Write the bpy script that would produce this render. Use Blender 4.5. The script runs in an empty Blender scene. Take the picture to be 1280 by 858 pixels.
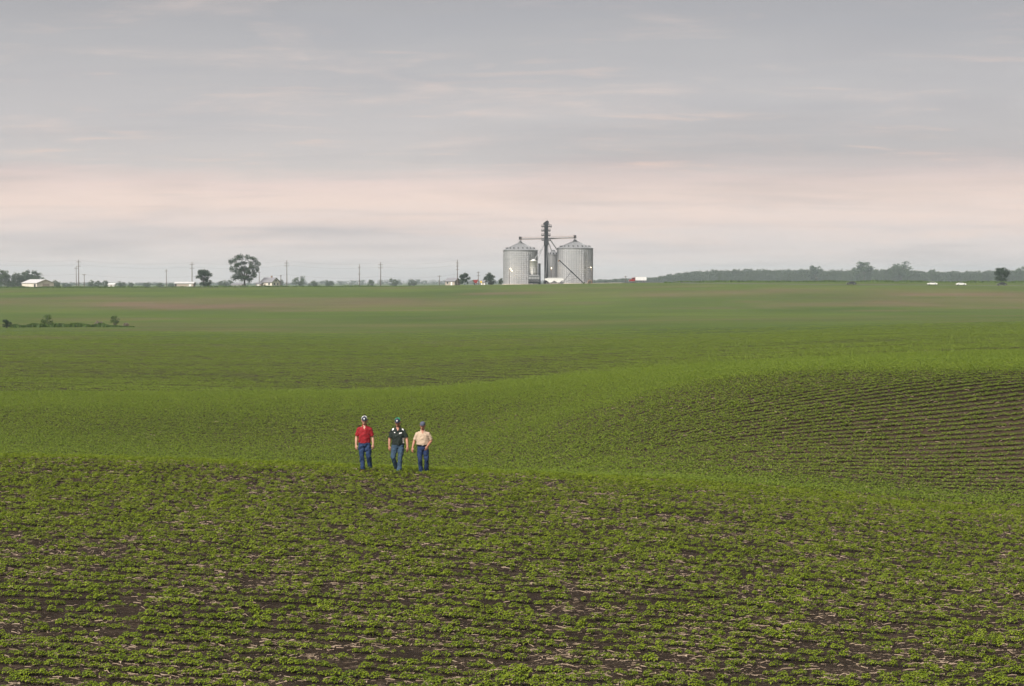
import bpy, math, random
import numpy as np
from mathutils import Vector, Matrix, Euler

R = math.radians
scene = bpy.context.scene
COL = scene.collection
random.seed(7)

# ------------------------------------------------------------------ camera
F = 2489.0            # focal length in photo pixels (1280 wide): a 70 mm lens on full frame
HOR = 350.0           # row of the true horizon in the photo
CAMH = 6.0
cam = bpy.data.cameras.new('camera')
cam.lens = 70.0; cam.sensor_width = 36.0; cam.clip_start = 0.5; cam.clip_end = 30000
camo = bpy.data.objects.new('camera', cam); COL.objects.link(camo)
camo.location = (0, 0, CAMH)
camo.rotation_euler = (R(90) - math.atan((429 - HOR) / F), 0, 0)
scene.camera = camo

# ------------------------------------------------------------------ sky and sun
SUN_EL, SUN_AZ = 43.0, 212.0       # azimuth clockwise from +Y (the view direction): behind the camera, to the left
EXPOSURE = 2.1
world = bpy.data.worlds.new('World'); scene.world = world; world.use_nodes = True
wn, wl = world.node_tree.nodes, world.node_tree.links
wn.clear()


def N(tree, kind, **kw):
    n = tree.nodes.new(kind)
    for k, v in kw.items():
        if k.startswith('i_'):
            key = k[2:]
            key = int(key) if key.isdigit() else key
            n.inputs[key].default_value = v
        else:
            setattr(n, k, v)
    return n


def MATH(tree, op, a, b=None, clamp=False):
    n = tree.nodes.new('ShaderNodeMath'); n.operation = op; n.use_clamp = clamp
    for i, v in enumerate((a, b)):
        if v is None: continue
        if isinstance(v, (int, float)): n.inputs[i].default_value = v
        else: tree.links.new(v, n.inputs[i])
    return n.outputs[0]


def RAMP(tree, fac, stops, interp='LINEAR'):
    n = tree.nodes.new('ShaderNodeValToRGB'); cr = n.color_ramp; cr.interpolation = interp
    while len(cr.elements) < len(stops): cr.elements.new(0.5)
    for e, (p, c) in zip(cr.elements, stops):
        e.position = p
        e.color = (c[0], c[1], c[2], 1) if isinstance(c, (tuple, list)) else (c, c, c, 1)
    tree.links.new(fac, n.inputs[0])
    return n.outputs[0]


def MIXC(tree, fac, a, b, blend='MIX'):
    n = tree.nodes.new('ShaderNodeMix'); n.data_type = 'RGBA'; n.blend_type = blend
    ins = [s for s in n.inputs if s.enabled]
    for s, v in zip((n.inputs['Factor'] if False else n.inputs[0], n.inputs[6], n.inputs[7]), (fac, a, b)):
        if isinstance(v, (int, float)): s.default_value = v
        elif isinstance(v, (tuple, list)): s.default_value = (v[0], v[1], v[2], 1)
        else: tree.links.new(v, s)
    return n.outputs[2]


def srgb(r, g, b):
    f = lambda c: (c / 255 / 12.92) if c / 255 <= 0.04045 else ((c / 255 + 0.055) / 1.055) ** 2.4
    return (f(r), f(g), f(b))


def build_world():
    t = world.node_tree
    sky = N(t, 'ShaderNodeTexSky', sky_type='NISHITA', sun_disc=False)
    sky.sun_elevation = R(SUN_EL); sky.sun_rotation = R(SUN_AZ); sky.dust_density = 3.0; sky.altitude = 200
    tc = N(t, 'ShaderNodeTexCoord')
    sep = N(t, 'ShaderNodeSeparateXYZ'); t.links.new(tc.outputs['Generated'], sep.inputs[0])
    x, y, z = sep.outputs
    zp = MATH(t, 'MAXIMUM', z, 0.0)
    # the cloud deck is a flat layer: project the direction onto it
    den = MATH(t, 'ADD', zp, 0.085)
    u = MATH(t, 'DIVIDE', x, den); v = MATH(t, 'DIVIDE', y, den)
    p = N(t, 'ShaderNodeCombineXYZ'); t.links.new(u, p.inputs[0]); t.links.new(v, p.inputs[1])
    def noise(scale, detail, rough, sx=1.0, sy=1.0, off=(0, 0, 0), dist=0.0):
        m = N(t, 'ShaderNodeMapping'); m.inputs['Scale'].default_value = (sx, sy, 1); m.inputs['Location'].default_value = off
        t.links.new(p.outputs[0], m.inputs[0])
        n = N(t, 'ShaderNodeTexNoise'); n.inputs['Scale'].default_value = scale; n.inputs['Detail'].default_value = detail
        n.inputs['Roughness'].default_value = rough; n.inputs['Distortion'].default_value = dist
        t.links.new(m.outputs[0], n.inputs['Vector'])
        return n.outputs['Fac']
    big = noise(0.62, 4, 0.55, 0.8, 0.8, (3.1, 0.4, 0), 0.3)
    mid = noise(1.9, 7, 0.62, 0.8, 1.0, (1.7, 5.2, 0), 0.6)
    fine = noise(6.5, 8, 0.68, 0.7, 1.2, (9.1, 2.2, 0), 0.8)
    el = MATH(t, 'MULTIPLY', zp, 1.0)
    warp = MATH(t, 'MULTIPLY', MATH(t, 'SUBTRACT', big, 0.5), 0.030)
    warp2 = MATH(t, 'MULTIPLY', MATH(t, 'SUBTRACT', mid, 0.5), 0.022)
    e2 = MATH(t, 'ADD', MATH(t, 'ADD', el, warp), warp2)
    e2 = MATH(t, 'MULTIPLY', e2, 5.0, clamp=True)     # 0..0.2 of sin(elevation) onto the ramp
    k = 2 ** -EXPOSURE * 10.0
    def c(r, g, b, m=1.0):
        q = srgb(r, g, b); return (q[0] * k * m, q[1] * k * m, q[2] * k * m)
    base = RAMP(t, e2, [(0.0, c(228, 216, 211)), (0.10, c(226, 214, 210)), (0.20, c(241, 218, 207)), (0.245, c(232, 211, 204)),
                        (0.29, c(204, 197, 195)), (0.42, c(194, 189, 189)), (0.60, c(179, 176, 177)), (0.80, c(157, 154, 156)), (1.0, c(139, 137, 140))])
    # lit, slightly pink wisps and greyer folds in the deck
    wisp = RAMP(t, mid, [(0.50, 0.0), (0.70, 1.0)])
    wfine = RAMP(t, fine, [(0.42, 0.0), (0.66, 1.0)])
    wmask = MATH(t, 'MULTIPLY', wisp, MATH(t, 'ADD', MATH(t, 'MULTIPLY', wfine, 0.75), 0.25))
    base = MIXC(t, MATH(t, 'MULTIPLY', wmask, 0.55), base, c(242, 217, 204))
    fold = RAMP(t, big, [(0.30, 1.0), (0.52, 0.0)])
    base = MIXC(t, MATH(t, 'MULTIPLY', fold, 0.42), base, c(156, 154, 159))
    fold2 = RAMP(t, noise(2.2, 6, 0.6, 0.45, 1.3, (4.4, 8.8, 0), 0.5), [(0.34, 1.0), (0.50, 0.0)])
    base = MIXC(t, MATH(t, 'MULTIPLY', fold2, 0.18), base, c(165, 165, 172))
    band = RAMP(t, MATH(t, 'MULTIPLY', el, 5.0, clamp=True), [(0.20, 0.0), (0.30, 1.0), (0.48, 0.75), (0.70, 0.0)])
    puff = RAMP(t, noise(3.1, 7, 0.62, 0.55, 1.5, (6.3, 1.9, 0), 0.5), [(0.58, 0.0), (0.76, 1.0)])
    base = MIXC(t, MATH(t, 'MULTIPLY', MATH(t, 'MULTIPLY', puff, band), 0.60), base, c(250, 214, 194))
    thin = MIXC(t, 0.97, sky.outputs[0], base)          # a little clear sky glows through the thin overcast
    bg = N(t, 'ShaderNodeBackground'); bg.inputs['Strength'].default_value = 0.10
    t.links.new(thin, bg.inputs['Color'])
    out = N(t, 'ShaderNodeOutputWorld'); t.links.new(bg.outputs[0], out.inputs['Surface'])


build_world()
sun = bpy.data.lights.new('sun', 'SUN'); sun.energy = 1.5; sun.angle = R(34); sun.color = (1.0, 0.93, 0.84)
suno = bpy.data.objects.new('sun', sun); COL.objects.link(suno)
_d = Vector((math.sin(R(SUN_AZ)) * math.cos(R(SUN_EL)), math.cos(R(SUN_AZ)) * math.cos(R(SUN_EL)), math.sin(R(SUN_EL))))
suno.rotation_euler = _d.to_track_quat('Z', 'Y').to_euler()
suno.location = (-30, -60, 80)

scene.view_settings.view_transform = 'Standard'
scene.view_settings.look = 'None'
scene.view_settings.gamma = 1.0
scene.view_settings.use_curve_mapping = False
scene.view_settings.exposure = EXPOSURE
scene.render.engine = 'CYCLES'
scene.cycles.max_bounces = 6
scene.cycles.transparent_max_bounces = 8
scene.cycles.volume_bounces = 1
scene.cycles.use_denoising = True


# ------------------------------------------------------------------ helpers
def tag(o, label=None, cat=None, group=None, kind=None):
    if label: o['label'] = label
    if cat: o['category'] = cat
    if group: o['group'] = group
    if kind: o['kind'] = kind
    return o


def empty(name, loc, rz=0.0, label=None, cat=None, group=None):
    o = bpy.data.objects.new(name, None); COL.objects.link(o)
    o.empty_display_size = 0.3
    o.location = loc; o.rotation_euler = (0, 0, rz)
    return tag(o, label, cat, group)


def mesh_obj(name, me, parent=None, loc=(0, 0, 0), rot=(0, 0, 0), scale=(1, 1, 1)):
    o = bpy.data.objects.new(name, me); COL.objects.link(o)
    o.parent = parent; o.location = loc; o.rotation_euler = rot; o.scale = scale
    return o


class MB:
    def __init__(s): s.v = []; s.f = []; s.m = []; s.mi = 0
    def add(s, verts, faces):
        n = len(s.v); s.v += [tuple(q) for q in verts]
        for f in faces: s.f.append(tuple(i + n for i in f)); s.m.append(s.mi)
    def box(s, c, d, rot=None, taper=1.0):
        hx, hy, hz = d[0] / 2, d[1] / 2, d[2] / 2
        pts = []
        for sz in (-1, 1):
            k = taper if sz > 0 else 1.0
            for sx, sy in ((-1, -1), (1, -1), (1, 1), (-1, 1)):
                q = Vector((sx * hx * k, sy * hy * k, sz * hz))
                if rot is not None: q = rot @ q
                pts.append((q.x + c[0], q.y + c[1], q.z + c[2]))
        s.add(pts, [(3, 2, 1, 0), (4, 5, 6, 7), (0, 1, 5, 4), (1, 2, 6, 5), (2, 3, 7, 6), (3, 0, 4, 7)])
        return s
    def beam(s, a, b, w, h=None):
        a, b = Vector(a), Vector(b); d = b - a
        q = d.to_track_quat('Z', 'Y').to_matrix()
        return s.box((a + b) / 2, (w, h or w, d.length), q)
    def tube(s, pts, rad, n=10, cap=True):
        pts = [Vector(p) for p in pts]
        if not isinstance(rad, (list, tuple)): rad = [rad] * len(pts)
        base = len(s.v); rings = []
        up0 = None
        for i, p in enumerate(pts):
            a = pts[max(i - 1, 0)]; b = pts[min(i + 1, len(pts) - 1)]
            t = (b - a).normalized()
            if up0 is None:
                up0 = Vector((1, 0, 0)) if abs(t.x) < 0.9 else Vector((0, 1, 0))
            e1 = (up0 - t * up0.dot(t)).normalized(); e2 = t.cross(e1); up0 = e1
            r = rad[i]; rx, ry = (r if isinstance(r, (tuple, list)) else (r, r))
            rings.append([p + e1 * (math.cos(2 * math.pi * k / n) * rx) + e2 * (math.sin(2 * math.pi * k / n) * ry) for k in range(n)])
        v = [q for r in rings for q in r]; f = []
        for i in range(len(rings) - 1):
            for k in range(n):
                f.append((i * n + k, i * n + (k + 1) % n, (i + 1) * n + (k + 1) % n, (i + 1) * n + k))
        if cap:
            f.append(tuple(range(n - 1, -1, -1))); f.append(tuple((len(rings) - 1) * n + k for k in range(n)))
        s.add(v, f); return s
    def lathe(s, prof, n=24, c=(0, 0, 0), sx=1.0, sy=1.0, cap0=False, cap1=False, rot=None):
        v = []; f = []
        for r, z in prof:
            for k in range(n):
                a = 2 * math.pi * k / n
                q = Vector((math.cos(a) * r * sx, math.sin(a) * r * sy, z))
                if rot is not None: q = rot @ q
                v.append((q.x + c[0], q.y + c[1], q.z + c[2]))
        for i in range(len(prof) - 1):
            for k in range(n):
                f.append((i * n + k, i * n + (k + 1) % n, (i + 1) * n + (k + 1) % n, (i + 1) * n + k))
        if cap0: f.append(tuple(range(n - 1, -1, -1)))
        if cap1: f.append(tuple((len(prof) - 1) * n + k for k in range(n)))
        s.add(v, f); return s
    def prism(s, poly, y0, y1):
        """polygon in x,z extruded along y"""
        n = len(poly)
        v = [(p[0], y0, p[1]) for p in poly] + [(p[0], y1, p[1]) for p in poly]
        f = [tuple(range(n)), tuple(range(2 * n - 1, n - 1, -1))]
        f += [(i + n, (i + 1) % n + n, (i + 1) % n, i) for i in range(n)]
        s.add(v, f); return s
    def mesh(s, name, mats, smooth=False):
        me = bpy.data.meshes.new(name); me.from_pydata(s.v, [], s.f)
        for m in (mats if isinstance(mats, (list, tuple)) else [mats]): me.materials.append(m)
        if any(s.m): me.polygons.foreach_set('material_index', s.m)
        if smooth: me.polygons.foreach_set('use_smooth', [True] * len(me.polygons))
        me.update(); return me
    def build(s, name, mats, parent=None, smooth=False, loc=(0, 0, 0), rot=(0, 0, 0)):
        return mesh_obj(name, s.mesh(name, mats, smooth), parent, loc, rot)


def np_mesh(name, V, Fq, mat, smooth=False):
    """fast mesh from numpy verts and quads/tris"""
    me = bpy.data.meshes.new(name)
    nv, nf, k = len(V), len(Fq), Fq.shape[1]
    me.vertices.add(nv); me.vertices.foreach_set('co', np.asarray(V, np.float32).ravel())
    me.loops.add(nf * k); me.loops.foreach_set('vertex_index', np.asarray(Fq, np.int32).ravel())
    me.polygons.add(nf); me.polygons.foreach_set('loop_start', np.arange(0, nf * k, k, dtype=np.int32))
    if smooth: me.polygons.foreach_set('use_smooth', np.ones(nf, bool))
    me.materials.append(mat); me.update(calc_edges=True); me.validate()
    return me


# value noise in numpy ------------------------------------------------
def vnoise(x, y, seed=0):
    xi = np.floor(x).astype(np.int64); yi = np.floor(y).astype(np.int64)
    xf = x - xi; yf = y - yi
    def h(a, b):
        n = (a * 374761393 + b * 668265263 + seed * 1442695041) & 0x7fffffff
        n = ((n ^ (n >> 13)) * 1274126177) & 0x7fffffff
        return ((n ^ (n >> 16)) & 0xffff) / 65535.0
    sx = xf * xf * (3 - 2 * xf); sy = yf * yf * (3 - 2 * yf)
    a = h(xi, yi) * (1 - sx) + h(xi + 1, yi) * sx
    b = h(xi, yi + 1) * (1 - sx) + h(xi + 1, yi + 1) * sx
    return a * (1 - sy) + b * sy


def fbm(x, y, seed=0, oct=4):
    s = 0; amp = 0.5; tot = 0
    for o in range(oct):
        s = s + amp * vnoise(x * 2 ** o, y * 2 ** o, seed + o * 17); tot += amp; amp *= 0.5
    return s / tot


def sstep(a, b, x):
    t = np.clip((x - a) / (b - a), 0, 1); return t * t * (3 - 2 * t)


# ------------------------------------------------------------------ materials
def mat(name, color, rough=0.6, metal=0.0, noise=0.0, nscale=5.0, bump=0.0, bscale=30.0, spec=0.5, emit=None, estr=0.0):
    m = bpy.data.materials.new(name); m.use_nodes = True
    t = m.node_tree; b = t.nodes['Principled BSDF']
    b.inputs['Roughness'].default_value = rough; b.inputs['Metallic'].default_value = metal
    b.inputs['Specular IOR Level'].default_value = spec
    tc = N(t, 'ShaderNodeTexCoord')
    n = N(t, 'ShaderNodeTexNoise'); n.inputs['Scale'].default_value = nscale; n.inputs['Detail'].default_value = 4
    t.links.new(tc.outputs['Object'], n.inputs['Vector'])
    lo = tuple(c * (1 - noise) for c in color); hi = tuple(min(1, c * (1 + noise)) for c in color)
    t.links.new(RAMP(t, n.outputs['Fac'], [(0.3, lo), (0.7, hi)]), b.inputs['Base Color'])
    if bump:
        n2 = N(t, 'ShaderNodeTexNoise'); n2.inputs['Scale'].default_value = bscale; n2.inputs['Detail'].default_value = 3
        t.links.new(tc.outputs['Object'], n2.inputs['Vector'])
        bp = N(t, 'ShaderNodeBump'); bp.inputs['Strength'].default_value = bump; bp.inputs['Distance'].default_value = 0.02
        t.links.new(n2.outputs['Fac'], bp.inputs['Height']); t.links.new(bp.outputs[0], b.inputs['Normal'])
    if emit:
        b.inputs['Emission Color'].default_value = (*emit, 1); b.inputs['Emission Strength'].default_value = estr
    return m


def leaf_mat(name, dark, light, transl=0.3, nscale=3.0, rand=True, rough=0.55):
    m = bpy.data.materials.new(name); m.use_nodes = True
    t = m.node_tree; b = t.nodes['Principled BSDF']; out = t.nodes['Material Output']
    b.inputs['Roughness'].default_value = rough; b.inputs['Specular IOR Level'].default_value = 0.25
    g = N(t, 'ShaderNodeNewGeometry'); oi = N(t, 'ShaderNodeObjectInfo')
    n = N(t, 'ShaderNodeTexNoise'); n.inputs['Scale'].default_value = nscale; n.inputs['Detail'].default_value = 2
    t.links.new(g.outputs['Position'], n.inputs['Vector'])
    f = MATH(t, 'ADD', MATH(t, 'MULTIPLY', g.outputs['Random Per Island'], 0.55), MATH(t, 'MULTIPLY', n.outputs['Fac'], 0.25))
    f = MATH(t, 'ADD', f, MATH(t, 'MULTIPLY', oi.outputs['Random'], 0.3))
    col = RAMP(t, f, [(0.15, dark), (0.9, light)])
    t.links.new(col, b.inputs['Base Color'])
    tr = N(t, 'ShaderNodeBsdfTranslucent')
    t.links.new(MIXC(t, 0.5, col, (light[0] * 1.2, light[1] * 1.2, light[2] * 0.7)), tr.inputs['Color'])
    mx = N(t, 'ShaderNodeMixShader'); mx.inputs[0].default_value = transl
    t.links.new(b.outputs[0], mx.inputs[1]); t.links.new(tr.outputs[0], mx.inputs[2])
    t.links.new(mx.outputs[0], out.inputs['Surface'])
    return m


M = {}
M['soy'] = leaf_mat('soy_leaf', (0.070, 0.118, 0.009), (0.250, 0.318, 0.024), 0.34, 0.6)
M['soy_far'] = leaf_mat('soy_leaf_far', (0.080, 0.130, 0.012), (0.195, 0.260, 0.032), 0.30, 0.11)
M['tree'] = leaf_mat('tree_leaf', (0.020, 0.045, 0.014), (0.065, 0.105, 0.030), 0.2, 0.3)
M['tree_dark'] = leaf_mat('tree_leaf_dark', (0.014, 0.034, 0.016), (0.040, 0.075, 0.026), 0.2, 0.3)
M['wood_mass'] = leaf_mat('wood_leaf', (0.018, 0.038, 0.016), (0.060, 0.090, 0.030), 0.2, 0.05)
M['shrub'] = leaf_mat('shrub_leaf', (0.038, 0.080, 0.014), (0.105, 0.165, 0.030), 0.25, 0.6)
M['brush'] = leaf_mat('dead_brush', (0.13, 0.10, 0.085), (0.26, 0.21, 0.18), 0.15, 0.6)
M['verge'] = leaf_mat('verge_grass', (0.038, 0.078, 0.014), (0.090, 0.145, 0.028), 0.25, 0.2)
M['straw'] = leaf_mat('straw', (0.14, 0.10, 0.068), (0.42, 0.325, 0.235), 0.1, 2.0)
M['bark'] = mat('bark', (0.075, 0.058, 0.045), 0.9, noise=0.3, nscale=6, bump=0.6)
M['pole'] = mat('pole_wood', (0.115, 0.095, 0.08), 0.85, noise=0.25, nscale=2)
M['wire'] = mat('wire_metal', (0.12, 0.12, 0.13), 0.5, 0.5)
M['insul'] = mat('insulator', (0.30, 0.30, 0.32), 0.3)
M['concrete'] = mat('concrete', (0.38, 0.34, 0.29), 0.9, noise=0.15, nscale=0.6)
M['steel_dark'] = mat('dark_steel', (0.028, 0.031, 0.036), 0.55, 0.5, noise=0.2)
M['steel'] = mat('galvanised_trim', (0.33, 0.34, 0.355), 0.5, 0.6, noise=0.12, nscale=0.7)
M['roofsteel'] = mat('galvanised_roof', (0.36, 0.37, 0.385), 0.42, 0.45, noise=0.06, nscale=0.3)
M['rust'] = mat('rusty_steel', (0.24, 0.15, 0.10), 0.8, noise=0.3, nscale=1.0)
M['white_paint'] = mat('white_paint', (0.74, 0.74, 0.73), 0.35, noise=0.05, nscale=0.8)
M['red_paint'] = mat('red_paint', (0.24, 0.018, 0.018), 0.35, noise=0.1)
M['black_paint'] = mat('black_paint', (0.025, 0.026, 0.03), 0.3)
M['silver_paint'] = mat('silver_paint', (0.55, 0.56, 0.58), 0.3, 0.4)
M['glass'] = mat('dark_glass', (0.03, 0.035, 0.04), 0.08, spec=0.8)
M['rubber'] = mat('tyre_rubber', (0.02, 0.02, 0.02), 0.8)
M['rim'] = mat('wheel_rim', (0.5, 0.5, 0.52), 0.35, 0.7)
M['tail'] = mat('lamp_lens', (0.35, 0.03, 0.02), 0.25)
M['clear'] = mat('clear_lens', (0.7, 0.7, 0.68), 0.15)
M['cream'] = mat('cream_siding', (0.62, 0.58, 0.50), 0.7, noise=0.05, nscale=0.5)
M['siding'] = mat('white_siding', (0.70, 0.70, 0.69), 0.7, noise=0.05, nscale=0.5)
M['tan'] = mat('tan_siding', (0.36, 0.31, 0.26), 0.8, noise=0.08)
M['shingle'] = mat('grey_shingle', (0.20, 0.20, 0.22), 0.9, noise=0.12, nscale=1.0)
M['metal_roof'] = mat('pale_metal_roof', (0.58, 0.58, 0.58), 0.5, 0.1, noise=0.05)
M['yellow'] = mat('yellow_sign', (0.75, 0.50, 0.04), 0.6)
M['lamp'] = mat('lit_lamp', (1.0, 0.9, 0.7), 0.4, emit=(1.0, 0.80, 0.50), estr=1.4)
M['asphalt'] = mat('worn_asphalt', (0.085, 0.083, 0.078), 0.9, noise=0.2, nscale=0.4)
M['gravel'] = mat('gravel', (0.36, 0.32, 0.27), 0.95, noise=0.2, nscale=0.4)


def bin_mat():
    m = mat('corrugated_steel', (0.50, 0.51, 0.53), 0.6, 0.3)
    t = m.node_tree; b = t.nodes['Principled BSDF']
    tc = N(t, 'ShaderNodeTexCoord'); sp = N(t, 'ShaderNodeSeparateXYZ'); t.links.new(tc.outputs['Object'], sp.inputs[0])
    ang = MATH(t, 'ARCTAN2', sp.outputs[1], sp.outputs[0])
    oi = N(t, 'ShaderNodeObjectInfo')
    cell = N(t, 'ShaderNodeCombineXYZ')
    t.links.new(MATH(t, 'FLOOR', MATH(t, 'ADD', MATH(t, 'MULTIPLY', ang, 22 / (2 * math.pi)), MATH(t, 'MULTIPLY', oi.outputs['Random'], 2))), cell.inputs[0])
    t.links.new(MATH(t, 'MULTIPLY', oi.outputs['Random'], 91.0), cell.inputs[1])
    wn_ = N(t, 'ShaderNodeTexWhiteNoise'); t.links.new(cell.outputs[0], wn_.inputs['Vector'])
    t.links.new(RAMP(t, wn_.outputs['Value'], [(0, (0.335, 0.345, 0.36)), (1, (0.375, 0.38, 0.39))]), b.inputs['Base Color'])
    bp = N(t, 'ShaderNodeBump'); bp.inputs['Strength'].default_value = 0.7; bp.inputs['Distance'].default_value = 0.03
    t.links.new(MATH(t, 'SINE', MATH(t, 'MULTIPLY', sp.outputs[2], 2 * math.pi / 0.102)), bp.inputs['Height'])
    t.links.new(bp.outputs[0], b.inputs['Normal'])
    return m


M['bin'] = bin_mat()

# ------------------------------------------------------------------ terrain
# columns of the photo: distance and row pairs, each turned into a ground height
_prof = {
    -400: None, 0: [(29, 858), (40, 723), (50, 651), (58, 607), (64, 577), (69, 571), (78, 600), (88, 596), (96, 580), (115, 545), (133, 507), (146, 494), (200, 470),
        (300, 435), (400, 416), (480, 409), (520, 404), (700, 388), (880, 369), (980, 362.5), (1080, 360.3), (1300, 361.5)],
    500: [(29, 858), (40, 723), (50, 652), (58, 614), (64, 593), (69, 586), (78, 609), (88, 606), (95, 592), (110, 558), (128, 513), (140, 497), (180, 483), (250, 453),
        (350, 427), (450, 410), (520, 405), (700, 388), (880, 369), (1000, 361), (1110, 357.6), (1300, 358)],
    900: [(29, 858), (40, 728), (50, 664), (57, 634), (64, 614), (70, 605), (76, 596), (85, 560), (92, 525), (100, 490), (106, 474), (113, 468), (150, 455), (220, 440),
        (300, 425), (400, 412), (480, 402), (650, 390), (800, 373), (900, 361), (960, 356.5), (1060, 352.8), (1300, 352.6)],
    1280: [(29, 858), (40, 742), (50, 690), (56, 664), (62, 648), (70, 637), (76, 621), (80, 600), (85, 568), (90, 534), (95, 500), (99, 476), (103, 463), (110, 457), (150, 441), (220, 427),
        (300, 414), (400, 403), (500, 397), (650, 389), (800, 373), (900, 361), (960, 357), (1060, 353.2), (1300, 353.4)],
}
_farz = {0: -3.2, 500: -2.0, 900: 3.2, 1280: 3.2}


def _pchip(xs, ys):
    xs = np.array(xs, float); ys = np.array(ys, float); h = np.diff(xs); dl = np.diff(ys) / h
    m = np.zeros(len(xs)); m[0] = dl[0]; m[-1] = dl[-1]
    for i in range(1, len(xs) - 1):
        if dl[i - 1] * dl[i] > 0:
            w1 = 2 * h[i] + h[i - 1]; w2 = h[i] + 2 * h[i - 1]
            m[i] = (w1 + w2) / (w1 / dl[i - 1] + w2 / dl[i])
    def f(q):
        q = np.clip(q, xs[0], xs[-1]); i = np.clip(np.searchsorted(xs, q) - 1, 0, len(xs) - 2)
        t = (q - xs[i]) / h[i]; t2 = t * t; t3 = t2 * t
        return (2 * t3 - 3 * t2 + 1) * ys[i] + (t3 - 2 * t2 + t) * h[i] * m[i] + (-2 * t3 + 3 * t2) * ys[i + 1] + (t3 - t2) * h[i] * m[i + 1]
    return f


_cols = [0, 500, 900, 1280]
_pf = []
for c_ in _cols:
    pts = [(-400, 4.6), (0, 4.35), (10, 2.75), (20, 1.0)] + [(d, CAMH - (yy - HOR) * d / F) for d, yy in _prof[c_]]
    pts += [(1800, _farz[c_]), (3000, _farz[c_] - 1), (9000, _farz[c_] - 8)]
    _pf.append(_pchip(*zip(*pts)))
_uw = [-500, 0, 500, 900, 1280, 1800]


def z_fun(x, y):
    x = np.asarray(x, float); y = np.asarray(y, float)
    u = np.clip(640 + F * x / np.maximum(y, 24.0), -500, 1800)
    zs = [f(y) for f in _pf]
    zs = [zs[0]] + zs + [zs[-1]]
    # smooth interpolation across the columns (cubic Hermite, finite-difference tangents)
    U = _uw
    z = np.zeros_like(u + y)
    ms = []
    for i in range(len(U)):
        a, b = max(i - 1, 0), min(i + 1, len(U) - 1)
        ms.append((zs[b] - zs[a]) / (U[b] - U[a]))
    for i in range(len(U) - 1):
        h = U[i + 1] - U[i]; t = np.clip((u - U[i]) / h, 0, 1); t2 = t * t; t3 = t2 * t
        val = (2 * t3 - 3 * t2 + 1) * zs[i] + (t3 - 2 * t2 + t) * h * ms[i] + (-2 * t3 + 3 * t2) * zs[i + 1] + (t3 - t2) * h * ms[i + 1]
        sel = (u >= U[i]) & (u <= U[i + 1]); z = np.where(sel, val, z)
    w = sstep(70, 100, y) * (1 - sstep(900, 1200, y))
    z = z + (fbm(x / 38, y / 30, 3, 3) - 0.5) * 0.5 * w * np.clip(y / 300, 0.15, 1)
    return z


def bare(x, y):
    """where the stand is thin and the soil shows: eroded knolls"""
    px = 640 + F * x / np.maximum(y, 24.0)
    b = np.zeros_like(px)
    def blob(cx, cy, rx, ry, a):      # centre in world metres
        nonlocal b
        q = ((x - cx) / rx) ** 2 + ((y - cy) / ry) ** 2
        b = np.maximum(b, a * np.exp(-q * 1.3))
    blob(-120, 770, 80, 62, 0.95); blob(-45, 785, 60, 48, 0.95); blob(-215, 790, 50, 40, .6); blob(-60, 500, 130, 26, 0.5); blob(40, 505, 90, 20, 0.55); blob(150, 480, 90, 24, 0.4)
    blob(205, 800, 80, 90, 0.95); blob(240, 640, 70, 60, 0.5); blob(90, 850, 75, 40, 0.6); blob(12, 880, 40, 30, 0.5)
    blob(18, 88, 18, 13, 0.70); blob(6, 100, 17, 9, 0.6); blob(-2, 114, 17, 9, 0.55); blob(14, 108, 16, 8, 0.5); blob(62, 180, 30, 40, 0.25); blob(-105, 480, 14, 25, 0.3)
    n = fbm(x / 60, y / 26, 11, 4)
    b = b * np.clip(-0.15 + 1.9 * n, 0, 1.2) + 0.42 * sstep(0.55, 0.75, n) * sstep(150, 400, y)
    return np.clip(b, 0, 1)


def axis(fine0, fine1, step, lo, hi, grow):
    a = list(np.arange(fine0, fine1 + 1e-6, step))
    s = step
    while a[-1] < hi: s *= grow; a.append(a[-1] + s)
    s = step
    b = []
    c = fine0
    while c > lo: s *= grow; c -= s; b.append(c)
    return np.array(b[::-1] + a)


GX = axis(-24, 24, 0.30, -6500, 6500, 1.055)
GY = axis(26, 118, 0.30, -500, 8500, 1.035)
XX, YY = np.meshgrid(GX, GY)
ZZ = z_fun(XX, YY)
_rough = (fbm(XX / 0.55, YY / 0.40, 5, 3) - 0.5) * 0.10 * (1 - sstep(75, 110, YY)) * (1 - sstep(26, 40, np.abs(XX)))
ZZ = ZZ + _rough


def zg(x, y):
    """height of the ground sheet itself (bilinear on its grid)"""
    x = np.asarray(x, float); y = np.asarray(y, float)
    i = np.clip(np.searchsorted(GX, x) - 1, 0, len(GX) - 2); j = np.clip(np.searchsorted(GY, y) - 1, 0, len(GY) - 2)
    tx = (x - GX[i]) / (GX[i + 1] - GX[i]); ty = (y - GY[j]) / (GY[j + 1] - GY[j])
    return (ZZ[j, i] * (1 - tx) + ZZ[j, i + 1] * tx) * (1 - ty) + (ZZ[j + 1, i] * (1 - tx) + ZZ[j + 1, i + 1] * tx) * ty


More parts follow.
